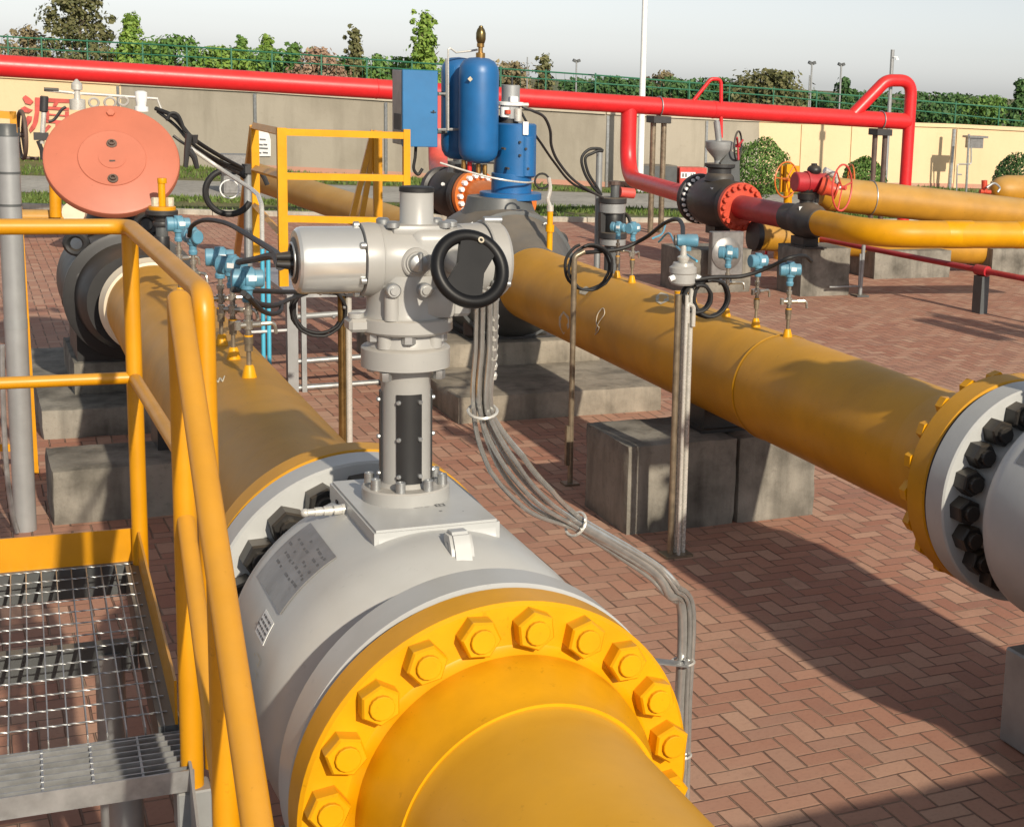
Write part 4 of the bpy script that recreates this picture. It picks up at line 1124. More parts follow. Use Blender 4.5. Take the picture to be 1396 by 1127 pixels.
# blue cabinet with grey side
c0 = Y(549, 200, yq-.10); c1 = Y(597, 97, yq-.10)
mb = MB(); mb.box2((c0.x, c0.y, c0.z), (c1.x, c0.y+.03, c1.z), bev=.004); cab = mb.build('cabinet', 'cabinet_blue', BA)
mb = MB(); mb.box2((c0.x-.002, c0.y+.03, c0.z+.01), (c1.x-.004, c0.y+.30, c1.z-.005), bev=.004); mb.build('cabinet_box', 'plate_grey', cab)
mb = MB(); mb.box2((c0.x-.006, c0.y+.05, c0.z+.12), (c0.x-.001, c0.y+.24, c0.z+.24)); mb.build('legend', 'ink', cab)
q = Y(591, 153, yq-.105); mb = MB(); mb.box(q, (.04, .012, .006)); mb.box(q+Vector((.0, -.002, .004)), (.008, .014, .02)); mb.build('handle', 'ink', cab)
for x_, y_ in ((590, 180), (585, 128)):
    mb = MB(); mb.beam(Y(x_, y_, yq+.1), Y(640, y_, yq+.1), .03, .03); mb.build('cabinet_bracket', 'dark_grey', BA)
mb = MB(); mb.tube(spline([Y(567, 198, yq), Y(566, 214, yq), Y(564, 230, yq), Y(570, 238, yq), Y(576, 230, yq)], 6), .012, 8); mb.build('drain_hose', 'rubber', BA)
mb = MB(); mb.tube(spline([Y(600, 222, yq-.1), Y(625, 230, yq-.15), Y(660, 240, yq-.22), Y(690, 246, yq-.26), Y(718, 249, yq-.22), Y(727, 247, yq-.1)], 6), .008, 8); mb.build('copper_line', 'stainless', BA)
# yellow drain riser with grey hook beside the valve
yr = Y(748, 300, 11.1)
YR = thing('drain_riser', 'thin yellow drain riser with a steel tube hook next to the numeral three', 'pipe', Y(749, 342, 10.7))
mb = MB(); mb.cyl(Y(749, 343, 10.75), Y(750, 288, 10.75), .022, n=14); mb.cyl(Y(749.5, 316, 10.75), Y(750, 306, 10.75), .032, n=14); mb.build('riser', 'yellow_clean', YR)
mb = MB(); mb.cyl(Y(750, 288, 10.75), Y(750, 280, 10.75), .026, n=12); mb.tube(spline([Y(750, 282, 10.75), Y(747, 272, 10.75), Y(750, 258, 10.75), Y(748, 242, 10.75)], 6), .016, 8); mb.build('tube_hook', 'stainless', YR)
mb = MB(); mb.torus(Y(739, 247, 10.75), (0, 1, 0), .055, .008, 20, 6); mb.build('hose_loop', 'rubber', YR)

# ------------------------------------------------------------------ black valve and salmon disc (left pipeline, far end)
xv = xl(BLY)-.07
BV = thing('black_valve', 'black ball valve with lifting lugs behind the near yellow railing', 'valve', (xv, BLY, 0))
c = Vector((xv, BLY, ZA))
mb = MB(); mb.lathe(c, (0, 1, 0), [(-.86, PR+.03), (-.80, PR+.06), (-.56, .36), (-.35, .41), (.35, .41), (.56, .36), (.8, PR+.03)], 56); mb.build('body', 'black', BV, angle=40)
mb = MB(); mb.lathe(c+Vector((0, -.58, 0)), (0, 1, 0), [(0, .40), (.006, .425), (.05, .425), (.055, .41)], 56); mb.build('body_ring', 'black', BV)
for px_, py_ in ((104, 332), (103, 411), (200, 306)):
    p = Y(px_, py_, BLY-.5); mb = MB(); mb.torus(p, (.3, 1, 0), .060, .024, 22, 8); mb.build('lifting_lug', 'black', BV)
mb = MB(); p = Y(110, 378, BLY-.56); mb.lathe(p, (0, -1, 0), [(0, .03), (.02, .03), (.022, .015), (.03, .015)], 16); mb.build('plug', 'charcoal', BV)
mb = MB(); mb.box2((xv-.34, BLY-.36, .39), (xv+.34, BLY+.36, .62)); mb.build('support_foot', 'black', BV)
mb = MB(); mb.lathe(c+UP*.36, UP, [(0, .26), (.2, .2), (.30, .2), (.31, .26), (.36, .26)], 36); mb.build('bonnet', 'black', BV)
DC = Y(153, 216, BLY-.30)
SD = thing('spring_actuator', 'salmon painted drum actuator showing its round end disc above the black valve', 'actuator', (xv, BLY, c.z+.78))
nrm = (CAMP-DC).normalized(); tilt = rad(31)
right_ = nrm.cross(UP).normalized()
nrm = (Matrix.Rotation(-tilt, 3, right_) @ nrm).normalized()
if nrm.z < 0: nrm = (Matrix.Rotation(2*tilt, 3, right_) @ nrm).normalized()
R_ = (Y(247, 216, BLY-.3)-Y(60, 216, BLY-.3)).length/2
mb = MB(); mb.lathe(DC, -nrm, [(0, R_-.02), (.008, R_-.004), (.02, R_), (.06, R_), (.07, R_-.02), (.075, R_*.55), (.30, R_*.5)], 72); mb.build('drum', 'salmon', SD, angle=30)
mb = MB(); mb.lathe(DC-nrm*.002, nrm, [(0, R_*.50), (.010, R_*.50), (.013, R_*.49)], 56); mb.build('cover_plate', 'salmon', SD)
mb = MB(); mb.lathe(DC+nrm*.010, nrm, [(0, R_*.20), (.006, R_*.20), (.006, R_*.19)], 40); mb.build('centre_boss', 'salmon', SD)
up_ = right_.cross(nrm).normalized()
if up_.z < 0: up_ = -up_
for k, m_ in ((.215, 'brown_rust'), (-.34, 'brown_rust')):
    p = DC+up_*k*R_*1.15+nrm*.01; mb = MB(); mb.lathe(p, nrm, [(0, .032), (.012, .032), (.014, .02), (.03, .02), (.03, .012), (.012, .010)], 6 if False else 14); mb.build('bolt', m_, SD)
p = DC+up_*R_*.83; mb = MB(); mb.hexnut(p, nrm, .045, .02); mb.build('bolt', 'salmon', SD)
p = DC+up_*-.07*R_+nrm*.017; mb = MB(); mb.box(p, (.035, .006, .012)); mb.build('scratch', 'brown_rust', SD)
mb = MB(); q = DC-nrm*.22; mb.cyl((q.x, q.y+.05, c.z+.7), (q.x, q.y+.05, q.z), .14, n=28); mb.build('yoke', 'black', SD)
# instrument tubing standing behind the disc
TB = thing('instrument_rack', 'chrome instrument tubing and fittings sticking out above the salmon disc', 'instrument rack', (DC.x, DC.y+.5, DC.z))
yt = BLY+.25; T = lambda x, y: Y(x, y, yt)
mb = MB(); mb.tube([T(62, 123), T(100, 127), T(160, 131), T(215, 135)], .010, 8); mb.build('tube', 'stainless', TB)
mb = MB(); mb.tube([T(60, 122), T(80, 123)], .013, 8); mb.build('tube_end', 'charcoal', TB)
mb = MB(); mb.lathe(T(106, 150), UP, [(0, .05), (.07, .05), (.075, .02), (.13, .02), (.135, .035), (.17, .035), (.19, .018), (.205, .006)], 14); mb.build('regulator', 'stainless', TB)
for x, y, r in ((128, 140, .03), (150, 140, .035), (168, 138, .03)):
    mb = MB(); mb.torus(T(x, y), (0, 1, .3), r, .008, 18, 6); mb.build('tube_coil', 'stainless', TB)
mb = MB(); mb.lathe(T(193, 152), UP, [(0, .045), (.03, .045), (.035, .03), (.09, .04), (.13, .04), (.14, .02)], 16); mb.build('gauge', 'white_paint', TB)
mb = MB(); mb.tube([T(214, 134), T(222, 155), T(228, 165)], .007, 6); mb.build('tube', 'stainless', TB)
mb = MB(); mb.cyl(T(57, 196), T(60, 152), .016, n=10); mb.build('lever', 'stainless', TB); mb = MB(); mb.cyl(T(59.5, 153), T(60.5, 131), .026, n=12, bev=.006); mb.build('lever_grip', 'charcoal', TB)
mb = MB(); mb.tube(spline([T(66, 166), T(74, 163), T(84, 150), T(90, 146)], 6), .010, 8); mb.build('tube', 'charcoal', TB)
mb = MB(); mb.box(T(56, 186), (.09, .05, .05)); mb.tube([T(52, 192), T(57, 205), T(58, 218)], .014, 8); mb.build('bracket', 'charcoal', TB)
# small vent valve with yellow spindle in front of the disc
vy = BLY-.72; V_ = lambda x, y: Y(x, y, vy)
VV = thing('vent_valve', 'small black vent valve with a yellow capped spindle in front of the salmon disc', 'valve', V_(222, 335))
def vv(pyt, pyb, w_, name, mat):
    t, b = V_(221, pyt), V_(221, pyb); r = (V_(221+w_/2, pyb)-V_(221-w_/2, pyb)).length/2; mb = MB(); mb.lathe(b, UP, [(0, r*.96), (.005, r), (t.z-b.z-.005, r), (t.z-b.z, r*.96)], 28); return mb.build(name, mat, VV)
vv(322, 345, 22, 'body', 'black'); vv(306, 324, 17, 'neck', 'dark_grey'); vv(302, 308, 26, 'collar', 'charcoal'); vv(290, 303, 22, 'neck', 'charcoal'); vv(286, 293, 44, 'flange', 'charcoal'); vv(281, 287, 38, 'flange', 'yellow'); vv(248, 282, 10, 'spindle', 'yellow_clean'); vv(243, 250, 13, 'cap', 'yellow_clean')
for x in (212, 232):
    mb = MB(); mb.hexnut(V_(x, 281), UP, .042, .055); mb.build('nut', 'chalk', VV)
for x, y in ((205, 290), (237, 298)):
    mb = MB(); mb.sphere(V_(x, y), .032, n=12); mb.build('bolt', 'charcoal', VV)
# ------------------------------------------------------------------ red overhead main with its supports, loops and drops
DL, DR = D(-60, 86, 18.8), D(1237, 166, 26.0)
def d_at(px):
    """point of the overhead axis above the given pixel column"""
    d = ray(px, 130); n = Vector((d.y, -d.x, 0)); t = n.dot(CAMP-DL)/n.dot(DR-DL)
    return DL+(DR-DL)*t
DRD = .138
RM = thing('red_main', 'long red overhead pipe crossing the whole background in front of the wall', 'pipe', d_at(700)*1)
mb = MB(); mb.lathe(DL, DR-DL, [(0, DRD), ((DR-DL).length, DRD), ((DR-DL).length+.03, DRD*.8), ((DR-DL).length+.05, 0)], 40); mb.build('pipe', 'red', RM)
dax = (DR-DL).normalized()
for px in (512, 972):
    mb = MB(); p = d_at(px); mb.lathe(p, dax, [(0, DRD), (.006, DRD+.006), (.016, DRD+.006), (.022, DRD)], 40, closed=False); mb.build('weld_seam', 'red', RM)
LPX = 8.67; LPZ = .86
def c_at(px, py=None):
    d = ray(px, 270); return LPX
rv_y = X(865, 245, LPX).y
top = d_at(858)
RD = thing('red_drop_pipe', 'red drop pipe bending from the overhead main to the black gate valve', 'pipe', (top.x, top.y, 0))
yv0 = X(952, 262, LPX).y
pts = fillet([top, Vector((LPX, top.y-.02, LPZ)) if False else Vector((top.x, top.y, LPZ)), Vector((LPX, yv0, LPZ))], .55, 10)
mb = MB(); mb.tube(pts, .125, 28); mb.build('pipe', 'red', RD, angle=60)
# supports
for px, lab, spread in ((899, 'dark steel twin-post support under the red main beside the drop pipe', .09), (1203, 'dark steel twin-post support under the right end of the red main', .10)):
    p = d_at(px); rt = thing('pipe_support', lab, 'support', (p.x, p.y, 0), 'supports of the red main')
    zt = p.z-DRD-.12
    for s_ in (-1, 1):
        mb = MB(); mb.cyl((p.x+s_*spread, p.y, 0), (p.x+s_*spread, p.y, zt), .045, n=14); mb.build('post', 'brown_steel' if px < 1000 else 'brown_rust', rt)
    mb = MB(); mb.box((p.x, p.y, zt+.055), (.30, .3, .11), bev=.006); mb.build('saddle', 'charcoal', rt)
    mb = MB(); mb.torus(p, dax, DRD+.012, .011, 32, 6); mb.build('clamp_strap', 'galvanized', rt)
# large loop at the right end
e0 = d_at(1160)
LP = thing('red_loop_pipe', 'large red loop pipe rising from the right end of the red main', 'pipe', (DR.x, DR.y, 0))
q = lambda x, y: Y(x, y, e0.y-.02+(x-1160)/80*(DR.y-e0.y))
dn = Vector((q(1241, 108).x, q(1241, 108).y, 0))
pts = fillet([e0, q(1208, 110), q(1243, 110), dn+Vector((.02, 0, 0))], .32, 10)
mb = MB(); mb.tube(pts, .105, 24); mb.build('pipe', 'red', LP, angle=60)
# small loop
e1 = d_at(938); yq2 = e1.y-.05
SLP = thing('red_vent_pipe', 'small red vent loop between the red main and the gearbox of the black gate valve', 'pipe', e1)
q2 = lambda x, y: Y(x, y, yq2)
mb = MB(); mb.tube(fillet([e1, q2(969, 108), q2(983, 108), q2(983, 188)], .10, 6), .030, 14); mb.build('pipe', 'red', SLP, angle=60)

# ------------------------------------------------------------------ line with the black gate valve, red pipe, small valve, yellow pipe
gy = X(980, 272, LPX).y
GT = thing('gate_valve', 'black flanged valve with a silver gearbox and spoked handwheel on the red line', 'valve', (LPX, gy, 0))
c = Vector((LPX, gy, LPZ))
mb = MB(); mb.lathe(c, (0, 1, 0), [(-.62, .15), (-.58, .30), (-.50, .31), (-.47, .26), (-.30, .31), (.0, .33), (.30, .31), (.47, .26), (.50, .33), (.58, .335), (.60, .15)], 48); mb.build('body', 'black', GT)
mb = MB(); mb.lathe(c+Vector((0, -.66, 0)), (0, 1, 0), [(0, .135), (0, .30), (.005, .305), (.07, .305), (.075, .29)], 48); mb.build('flange', 'orange_red', GT)
for k in range(18):
    a = rad(20*k); mb = MB(); mb.hexnut(c+Vector((math.cos(a)*.26, -.66, math.sin(a)*.26)), (0, -1, 0), .06, .05); mb.build('flange_nut', 'orange_red', GT)
for k in range(14):
    a = rad(110+14*k); mb = MB(); mb.cyl(c+Vector((math.cos(a)*.30, .42, math.sin(a)*.30)), c+Vector((math.cos(a)*.30, .46, math.sin(a)*.30)), .022, n=8); mb.build('stud', 'white_paint', GT)
mb = MB(); mb.box(c+Vector((-.25, -.22, .17)), (.012, .14, .09), rot=Matrix.Rotation(.5, 3, 'Y')); mb.build('plate', 'galvanized', GT)
mb = MB(); mb.box(c+Vector((0, 0, -.34)), (.22, .28, .12)); mb.cyl(c+Vector((0, 0, -.60)), c+Vector((0, 0, -.36)), .07, n=16); mb.build('foot', 'black', GT)
mb = MB(); mb.lathe(c+UP*.28, UP, [(0, .20), (.06, .19), (.10, .16), (.16, .16), (.18, .2), (.22, .2)], 24); mb.build('bonnet', 'charcoal', GT)
gp_ = lambda x, y, dy=0.: Y(x, y, gy+dy)
mb = MB(); P = [gp_(984, 258, -.12), gp_(983, 222, -.12), gp_(996, 204, -.12), gp_(1008, 216, -.12), (gp_(1009, 256, -.12))]; mb.prism(P, (0, .10, 0)); mb.build('bracket_plate', 'dark_grey', GT)
b_ = gp_(980, 222); t_ = gp_(980, 192); L = t_.z-b_.z
mb = MB(); mb.lathe(b_, UP, [(0, .05), (L*.2, .07), (L*.55, .16), (L*.68, .18), (L*.95, .18), (L, .15)], 28); mb.build('gearbox', 'steel_grey', GT)
mb = MB(); mb.cyl(b_-UP*.25, b_+UP*.03, .06, n=14); mb.build('yoke', 'steel_grey', GT)
mb = MB(); mb.cyl(t_, gp_(977, 166), .042, n=14); mb.cyl(gp_(977, 166), gp_(977, 164), .03, n=12); mb.build('stem_tube', 'steel_light', GT)
w0 = gp_(1006, 199, -.10); wa = Vector((.75, -.65, 0)).normalized()
mb = MB(); mb.torus(w0, wa, .185, .013, 36, 8); mb.build('handwheel', 'charcoal', GT)
mb = MB(); hx, hy, hz = frame(wa)
for k in range(3):
    a = k*2.094+.4; mb.cyl(w0, w0+(hx*math.cos(a)+hy*math.sin(a))*.18+wa*.02, .014, n=8)
mb.cyl(w0-wa*.26, w0+wa*.03, .022, n=10); mb.build('wheel_spokes', 'dark_red', GT)
ya, yb2 = gy-.66, X(1078, 294, LPX).y
RP = thing('red_pipe', 'dull red pipe between the black gate valve and the small black ball valve', 'pipe', (LPX, (ya+yb2)/2, 0))
mb = MB(); mb.cyl((LPX, ya+.01, LPZ), (LPX, yb2-.05, LPZ), .150, n=36); mb.build('pipe', 'dark_red', RP)
sy = X(1098, 299, LPX).y
SB = thing('small_ball_valve', 'small black ball valve with a bright plate between the red and the yellow pipe', 'valve', (LPX, sy, 0))
c = Vector((LPX, sy, LPZ))
mb = MB(); mb.lathe(c, (0, 1, 0), [(-.36, .14), (-.34, .16), (-.24, .175), (-.20, .20), (-.06, .215), (.10, .20), (.14, .165), (.42, .165), (.44, .15)], 40); mb.build('body', 'charcoal', SB)
mb = MB(); mb.box(c+Vector((-.12, -.14, .12)), (.09, .01, .10), rot=Matrix.Rotation(-.3, 3, 'X')); mb.build('plate', 'galvanized', SB)
mb = MB(); mb.lathe(c+UP*.17, UP, [(0, .08), (.06, .08), (.07, .10), (.14, .11), (.15, .07), (.19, .09), (.21, .09)], 20); mb.build('bonnet', 'black', SB)
mb = MB(); mb.box(c+Vector((0, 0, -.24)), (.20, .30, .10)); mb.box(c+Vector((0, -.1, -.295)), (.28, .36, .02)); mb.build('foot', 'black', SB)
RG = thing('red_gear_operator', 'red gear case with a thin red handwheel above the small black ball valve', 'gear operator', c+UP*.38)
gq = lambda x, y, dy=0.: Y(x, y, sy+dy)
mb = MB(); mb.cyl(gq(1083, 248), gq(1126, 250), .115, n=24, bev=.01); mb.cyl(gq(1098, 248), gq(1101, 248), .125, n=24); mb.build('gear_case', 'dark_red', RG)
mb = MB(); mb.lathe(gq(1118, 252, -.12), Vector((.85, -.4, -.30)), [(0, .10), (.06, .115), (.10, .09), (.18, .08), (.19, .11), (.21, .11), (.215, .05)], 18); mb.build('bevel_case', 'orange_red', RG)
mb = MB(); mb.sphere(gq(1110, 232), .085, (1, 1, .75), 16); mb.cyl(gq(1110, 231), gq(1110, 223), .035, n=10); mb.cyl(gq(1108, 276), gq(1109, 262), .075, n=14); mb.build('position_dome', 'black', RG)
def thin_wheel(cn, ax, R, mat, name, root, r=.012, spokes=3, a0=.2, smat=None):
    mb = MB(); mb.torus(cn, ax, R, r, 40, 6)
    hx, hy, hz = frame(ax)
    for k in range(spokes):
        a = a0+k*2*PI/spokes; mb.cyl(cn, cn+(hx*math.cos(a)+hy*math.sin(a))*R, r*.8, n=6)
    mb.cyl(cn-hz*.05, cn+hz*.05, r*2.2, n=10); return mb.build(name, mat, root)
thin_wheel(gq(1148, 256, -.25), Vector((.55, -.8, 0)), .265, 'faded_red', 'handwheel', RG)
mb = MB(); mb.cyl(gq(1128, 254, -.2), gq(1148, 256, -.25), .02, n=8); mb.build('wheel_shaft', 'stainless', RG)
mb = MB(); mb.cyl(gq(1124, 232), gq(1140, 240), .04, n=10); mb.cyl(gq(1138, 236), gq(1141, 250), .022, n=8); mb.build('pinion_housing', 'stainless', RG)
yb3 = sy-.36
bend = X(1178, 313, LPX)
YP = thing('yellow_branch_pipe', 'bright yellow pipe bending right from the small black ball valve', 'pipe', (LPX, yb3, 0))
rgt = Y(1480, 319, bend.y-.35)
pts = fillet([Vector((LPX, yb3+.02, LPZ)), Vector((LPX, bend.y-.2, LPZ)), Vector((rgt.x, bend.y-.55, LPZ))], .75, 10)
mb = MB(); mb.tube(pts, .150, 32); mb.build('pipe', 'yellow_pipe', YP, angle=60)
for k, f in ((0, .30), (1, .62)):
    p = Vector((LPX, bend.y-.2, LPZ)).lerp(Vector((rgt.x, bend.y-.55, LPZ)), f); mb = MB(); mb.lathe(p, Vector((1, -.1, 0)), [(0, .15), (.01, .154), (.35, .154), (.36, .15)], 32, closed=False); mb.build('repainted_band', 'yellow_clean', YP)
# concrete piers below this line
bC = block('pier_block', 'concrete pier under the small black ball valve', 1092, 1156, 405, 402, .6, .56, 'concrete', 'concrete block')
bC2 = block('pier_block', 'concrete pier under the far yellow header, left of the shadowed paving', 1200, 1286, 383, 376, .9, .36, 'concrete', 'concrete block')
yk_ = Z(960, 402).y
bG = block('pier_block', 'concrete pier under the black gate valve, behind the round grey cover', 938, 1018, 402, 396, .7, .50, 'concrete', 'concrete block')
RC = thing('round_cover', 'grey square backed round cover with white hub in front of the concrete pier', 'cover', Y(990, 345, yk_-.14))
cq = Y(990, 346, yk_-.10)
mb = MB(); mb.box(cq+Vector((.02, .05, .0)), (.40, .10, .50), bev=.01); mb.build('back_plate', 'plate_grey', RC)
mb = MB(); mb.lathe(cq, (0, -1, 0), [(0, .185), (.012, .185), (.03, .15), (.04, .06)], 32); mb.build('dished_cover', 'plate_grey', RC)
mb = MB(); mb.lathe(cq+Vector((0, -.04, 0)), (0, -1, 0), [(0, .06), (.05, .055), (.06, .035), (.09, .03)], 18); mb.build('hub', 'white_paint', RC)
# far yellow headers
hy_ = 17.0
H1 = thing('yellow_header', 'big upper yellow header pipe running to the right edge below the red loop', 'pipe', Y(1240, 276, hy_), 'far yellow headers')
a, b = Y(1128, 264, hy_), Y(1470, 301, hy_-.4); mb = MB(); mb.cyl(a, b, .222, n=40); mb.build('pipe', 'yellow_dull', H1)
mb = MB(); mb.torus(a.lerp(b, .16), b-a, .228, .008, 36, 6); mb.build('strap', 'galvanized', H1)
mb = MB(); mb.lathe(a, a-b, [(-.02, .222), (.02, .21), (.10, .15), (.13, .0)], 36); mb.build('end_cap', 'yellow_dull', H1)
H2 = thing('yellow_header', 'lower yellow header pipe in the shade behind the concrete piers', 'pipe', Y(1240, 335, hy_-.5), 'far yellow headers')
a, b = Y(1028, 322, hy_-.3), Y(1470, 352, hy_-.3); mb = MB(); mb.cyl(a, b, .175, n=36); mb.build('pipe', 'yellow_dull', H2)
mb = MB(); mb.lathe(a, a-b, [(-.05, .19), (.02, .19), (.03, .12), (.04, 0)], 32); mb.build('end_flange', 'black', H2)
for x in (1222, 1375):
    p = Y(x, 318, hy_); mb = MB(); mb.box2((p.x-.12, hy_-.12, .3 if x == 1222 else 0), (p.x+.12, hy_+.12, .62)); mb.build('header_foot', 'dark_grey', H1)
p = Y(1366, 380, 14.6); ft = block('pier_block', 'concrete pier cut by the right edge behind the thin red pipe', 1362, 1440, 378, 371, .6, .36, 'concrete', 'concrete block')
H3 = thing('yellow_dome', 'yellow domed pipe end with a red flange at the right edge', 'pipe', Y(1375, 258, 21))
a, b = Y(1352, 258, 21), Y(1440, 262, 21); mb = MB(); mb.lathe(a, b-a, [(-.02, .0), (.03, .12), (.12, .20), (.3, .25), (.6, .26), (1.4, .25)], 32); mb.build('pipe', 'yellow_dull', H3)
mb = MB(); mb.cyl(Y(1342, 262, 20.8), Y(1342, 246, 20.8), .05, n=12); mb.cyl(Y(1336, 261, 20.8), Y(1350, 262, 20.8), .035, n=10); mb.build('red_valve', 'orange_red', H3)
mb = MB(); mb.tube(spline([Y(1345, 256, 20.7), Y(1355, 250, 20.7), Y(1363, 256, 20.7), Y(1360, 262, 20.7)], 5), .02, 8); mb.build('handle', 'steel_grey', H3)
# second valve with large wheel left of the gear operator
VW = thing('wheel_valve', 'yellow valve with a large orange handwheel left of the red gear operator', 'valve', Vector((Y(1075, 262, 18.5).x, 18.5, 0)))
vq = lambda x, y, dy=0.: Y(x, y, 18.5+dy)
thin_wheel(vq(1072, 245, -.2), Vector((.35, -.9, 0)), .24, 'orange', 'handwheel', VW, a0=.9)
thin_wheel(vq(1160, 246, -.1), Vector((.9, -.3, 0)), .22, 'orange', 'handwheel', VW, a0=.3)
mb = MB(); mb.box2(vq(1071, 268, .05), vq(1080, 224, .12)); mb.cyl(vq(1074, 300), vq(1074, 262), .06, n=12); mb.build('yoke', 'yellow_clean', VW)
mb = MB(); mb.box2(vq(1064, 262, .15), vq(1088, 226, .20)); mb.build('back_plate', 'yellow', VW)
mb = MB(); mb.lathe(Vector((vq(1074, 262).x, 18.5, 0)), UP, [(0, .16), (.3, .16), (.35, .22), (.6, .22), (.62, .1)], 24); mb.build('body', 'yellow', VW)
# thin low red pipe
TR_ = thing('thin_red_pipe', 'thin dark red pipe running low across the paving at the right', 'pipe', X(1296, 360, 10.1))
a, b = X(1000, 303, 9.35), X(1500, 400, 10.15)
mb = MB(); mb.cyl(a, b, .033, n=12); mb.build('pipe', 'dark_red', TR_)
p = a.lerp(b, .74); mb = MB(); mb.cyl(p-(b-a).normalized()*.09, p+(b-a).normalized()*.09, .06, n=12); mb.build('coupling', 'dark_red', TR_)
mb = MB(); mb.box((p.x, p.y, p.z/2-.03), (.10, .16, p.z-.06)); mb.build('foot', 'dark_grey', TR_)
for f in (.12, .30):
    p = a.lerp(b, f); mb = MB(); mb.cyl((p.x, p.y, 0), (p.x, p.y, p.z), .02, n=8); mb.build('leg', 'dark_red', TR_)
ps = Z(1172, 404); PS = thing('pipe_stand', 'slim steel stand with a footplate under the yellow branch pipe', 'stand', ps)
mb = MB(); mb.cyl(ps, (ps.x+.02, ps.y, LPZ-.17), .024, n=12); mb.build('post', 'steel_grey', PS); mb = MB(); mb.box(ps+UP*.012, (.16, .16, .02)); mb.build('base', 'dark_grey', PS)
mb = MB(); mb.tube([ps+Vector((-.42, 0, .12)), ps+Vector((-.02, 0, .12)), ps+Vector((-.02, 0, .5))], .012, 8); mb.build('brace', 'steel_grey', PS)

# ------------------------------------------------------------------ line with the orange flange left of the blue actuator
ey = 17.2; ec = Y(628, 264, ey); EXX = ec.x
et = d_at(597)
ED = thing('red_drop_pipe', 'red drop pipe behind the blue cabinet with a faded elbow', 'pipe', (et.x, et.y, 0))
pts = fillet([et, Vector((et.x, et.y, ec.z)), Vector((EXX, ey+.4, ec.z))], .55, 10)
mb = MB(); mb.tube(pts, .135, 24); mb.build('pipe', 'faded_red', ED, angle=60)
EV = thing('flanged_valve', 'black valve with an orange bolted flange left of the blue actuator', 'valve', (EXX, ey, 0))
ax_e = Vector((.28, -1, -.0)).normalized()
mb = MB(); mb.lathe(ec-ax_e*.45, ax_e, [(0, .15), (.02, .28), (.10, .285), (.12, .25), (.26, .29), (.5, .29), (.60, .25), (.62, .30), (.70, .305), (.71, .2)], 40); mb.build('body', 'black', EV)
mb = MB(); mb.lathe(ec+ax_e*.27, ax_e, [(0, .285), (.005, .29), (.07, .29), (.075, .2)], 40); mb.build('flange', 'orange', EV)
hx, hy, hz = frame(ax_e)
for k in range(18):
    a = rad(20*k); mb = MB(); mb.hexnut(ec+ax_e*.34+(hx*math.cos(a)+hy*math.sin(a))*.235, ax_e, .055, .055); mb.build('flange_nut', 'white_paint', EV)
mb = MB(); mb.cyl(ec+ax_e*.3, ec+ax_e*1.25, .185, n=32); mb.build('pipe', 'orange', EV)
mb = MB(); p = ec+ax_e*1.05; mb.box(p+Vector((.02, 0, .0)), (.06, .08, .62)); mb.build('clamp_bar', 'brown_rust', EV)
mb = MB(); mb.lathe(ec+UP*.24, UP, [(0, .16), (.06, .14), (.10, .15), (.13, .15)], 20); mb.box(ec+UP*.42+Vector((.18, 0, 0)), (.5, .18, .14), bev=.02); mb.build('bonnet', 'dark_grey', EV)
mb = MB(); mb.box2((EXX-.12, ey-.15, 0), (EXX+.12, ey+.15, ec.z-.2)); mb.build('foot', 'dark_grey', EV)
mb = MB(); mb.cyl(ec+Vector((-.26, -.2, .12)), ec+Vector((-.275, -.215, .125)), .02, n=8); mb.build('tag_plate', 'white_paint', EV)
# ------------------------------------------------------------------ yellow pipes at left and centre far
MP = thing('yellow_far_pipe', 'beige yellow pipe slanting behind the middle railed platform', 'pipe', Y(450, 268, 16.))
a, b = Y(346, 240, 18.5), Y(580, 318, 14.); mb = MB(); mb.cyl(a, b, .16, n=32); mb.build('pipe', 'yellow_dull', MP)
mb = MB(); mb.cyl((b.x-.3, b.y+.3, 0), (b.x-.3, b.y+.3, b.z), .09, n=12); mb.build('foot', 'yellow', MP)
MP2 = thing('yellow_far_pipe', 'yellow pipe lying low on the ground left of the salmon disc', 'pipe', Y(60, 296, 21.))
a, b = Y(-60, 295, 21.5), Y(160, 297, 21.5); mb = MB(); mb.cyl(a, b, .095, n=20); mb.build('pipe', 'yellow_dull', MP2)
mb = MB(); mb.cyl(Y(76, 296, 21.3), Y(75, 246, 21.3), .07, n=16); mb.build('riser', 'yellow', MP2)
mb = MB(); mb.cyl(Y(100, 290, 20.), Y(150, 262, 22.), .13, n=20); mb.build('branch', 'cream_paint', MP2)

# ------------------------------------------------------------------ poles, boxes and masts in the background
wp = D(872, 262, 28); wp = Z(872, 262)
WPL = thing('white_pole', 'tall white lamp pole rising out of the picture in front of the wall', 'pole', wp)
mb = MB(); tt = Y(878, -60, wp.y); mb.lathe(wp, Vector((0, 0, 1)), [(0, .075), (tt.z, .05)], 18); mb.build('shaft', 'white_paint', WPL)
mb = MB(); mb.cyl(wp, wp+UP*.03, .16, n=16); mb.build('base_plate', 'steel_grey', WPL)
def mast(px, top, dp, lab, r=.026, lamp=True, name='light_mast'):
    t = D(px, top, dp); rt = thing(name, lab, 'mast', (t.x, t.y, 0), 'masts beyond the wall')
    mb = MB(); mb.cyl((t.x, t.y, 0), t, r, n=8); mb.build('shaft', 'steel_light', rt)
    if lamp:
        mb = MB(); mb.box(t+Vector((-.065, 0, .02)), (.10, .09, .08), rot=Matrix.Rotation(.4, 3, 'Y')); mb.box(t+Vector((.065, 0, .02)), (.10, .09, .08), rot=Matrix.Rotation(-.4, 3, 'Y')); mb.build('floodlight', 'dark_grey', rt)
    return rt
mast(1107, 87, 44, 'light mast with two floodlights right of the rounded yellowish tree')
mast(1147, 89, 47, 'light mast second from the large red loop, beside the ragged dark tree', .03)
mast(786, 84, 46, 'light mast left of the dense dark trees with a small head')
